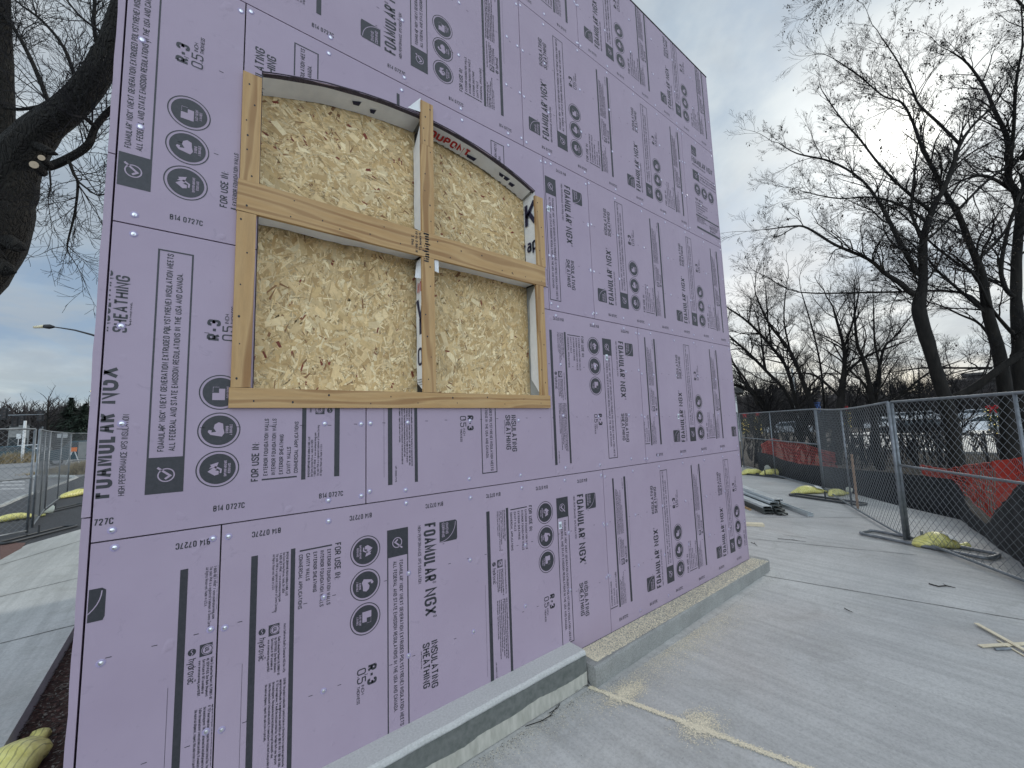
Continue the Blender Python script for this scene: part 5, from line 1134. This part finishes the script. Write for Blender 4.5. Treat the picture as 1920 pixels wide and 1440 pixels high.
def conifer(label, x, ytop, ybase, d, seed, w=.36):
    rnd = random.Random(seed); c = at(x, 800, d); z0 = ZL-.4; zt = zat(x, ytop, (c.x, c.y)); H = zt-z0; root = tag(empty('evergreen_tree', (c.x, c.y, z0)), label, 'tree', 'evergreens at left'); mb = MB(); mb.tube([(c.x, c.y, z0), (c.x, c.y, zt)], [.9, .08], 7); mb.build('trunk', 'bark', root)
    mb = MB()
    for i in range(3600):
        t = rnd.random()**.8; z = z0+H*(.08+.92*t); r = H*w*(1-t)**.85*rnd.uniform(.35, 1)*(1+.25*sin(t*26+seed)); a = rnd.uniform(0, 2*pi); p = Vector((c.x+cos(a)*r, c.y+sin(a)*r, z-r*.2)); q = Vector((cos(a), sin(a), rnd.uniform(-.5, .1)))*H*.045; s = Vector((-sin(a), cos(a), 0))*H*.013
        mb.add([p-q-s, p-q+s, p+q], [(0, 1, 2)])
    mb.build('crown', 'conifer', root); return root
conifer('tall pointed dark evergreen behind the left fence', 130, 747, 830, 225, 1, .50); conifer('rounder green evergreen next to the wall edge', 157, 758, 830, 205, 2, .6); conifer('evergreen half hidden by the garlanded lamp', 178, 764, 830, 240, 3, .4)
def rt(label, x, y0, y1, d, seed, w=1.):
    lm = [[(x, y0, 5*w), (x-1, (y0+y1)/2, 3.5*w), (x+1, y1+8, 1.5)]]
    rnd = random.Random(seed)
    for i in range(7): s = rnd.choice((-1, 1)); yy = y0+(y1-y0)*rnd.uniform(.2, .6); k = rnd.uniform(.5, 1); lm.append([(x, yy, 2.4*w), (x+s*9*k*w, yy-10*k, 1.6), (x+s*20*k*w, yy-24*k, .8)])
    return tree('bare_tree', label, lm, d, seed, 2, .35, 9., spread=.7, group='bare trees at left', jit=.02, wob=0, minr=.3)
rt('wide bare tree in the middle of the left skyline', 90, 832, 742, 210, 401, 1.1); rt('bare tree left of the wide one, above the mast', 45, 832, 752, 260, 402, 1.); rt('bare tree behind the evergreens at left', 165, 832, 748, 280, 403, .9)
def brush(label, cx, cy, d, w, h, n, seed, z, m='dryplant', nm='dry_shrub'):
    rnd = random.Random(seed); c = at(cx, cy, d); mb = MB()
    for i in range(n):
        x = rnd.gauss(0, w*.4); y = rnd.gauss(0, w*.25); k = h*rnd.uniform(.5, 1)*max(.3, 1-abs(x)/w*.8); b = Vector((c.x+x, c.y+y, z)); e = b+Vector((rnd.gauss(0, .35)*h, rnd.gauss(0, .35)*h, k)); s = Vector((.035, .02, 0))*d/60
        mb.add([b-s, b+s, e], [(0, 1, 2)])
    return tag(mb.build(nm, m), label, 'shrub', 'dry shrubs at left')
brush('tan ornamental grass beyond the road at left', 33, 838, 120, 10, 4.2, 900, 1, ZL-.4); brush('brown shrub between the left fence posts', 160, 880, 72, 3.6, 2.9, 1600, 2, ZL-.4); brush('low reddish shrub row beyond the left fence', 115, 886, 76, 5, 1.6, 900, 3, ZL-.4)
car('dark parked vehicle with a pale windscreen by the wall at left', 160, 835, 105, radians(10), 'carteal', ZL-.5, 15, 6.4, 6.); car('white car on the left road near the mast', 52, 826, 190, radians(0), 'carwhite', ZL-.5); car('dark car behind the tan grass', 6, 838, 130, radians(0), 'carteal', ZL-.5)
# folding barricade with an orange warning lamp
c = gd(136, 872, ZL-.4); root = tag(empty('work_barricade', c), 'folding work barricade with an orange lamp beyond the left fence', 'barricade')
for s in (-1, 1):
    mb = MB(); mb.beam(c+Vector((s*1.2, 0, 0)), c+Vector((s*.15, 0, 3.4)), .16, .16); mb.build('leg', 'signwhite', root)
mb = MB(); mb.box(c.x-.55, c.x+.55, c.y-.15, c.y+.15, c.z+3.2, c.z+4.2); mb.build('warning_lamp', 'signorange', root)
c = at(160, 843, 62); mb = MB(); mb.box(c.x-.75, c.x+.75, c.y-.04, c.y+.04, c.z-1.3, c.z+1.2); tag(mb.build('blank_sign', 'siding'), 'blank grey panel wired to the far left fence', 'sign')
c = at(117, 817, 150); mb = MB(); mb.box(c.x-1.3, c.x+1.3, c.y-.05, c.y+.05, c.z-.7, c.z+.8); mb.beam((c.x, c.y, ZL-.4), (c.x, c.y, c.z-.7), .15, .15, Vector((1, 0, 0))); tag(mb.build('road_sign', 'signwhite'), 'small pale rectangular road sign above the fence rail at left', 'sign')
c = at(35, 818, 150); mb = MB(); mb.box(c.x-.55, c.x+.55, c.y-.05, c.y+.05, c.z-.9, c.z+.9); mb.beam((c.x, c.y, ZL-.4), (c.x, c.y, c.z-.9), .15, .15, Vector((1, 0, 0))); tag(mb.build('road_sign', 'signwhite'), 'small white sign on a post in front of the grey house', 'sign')
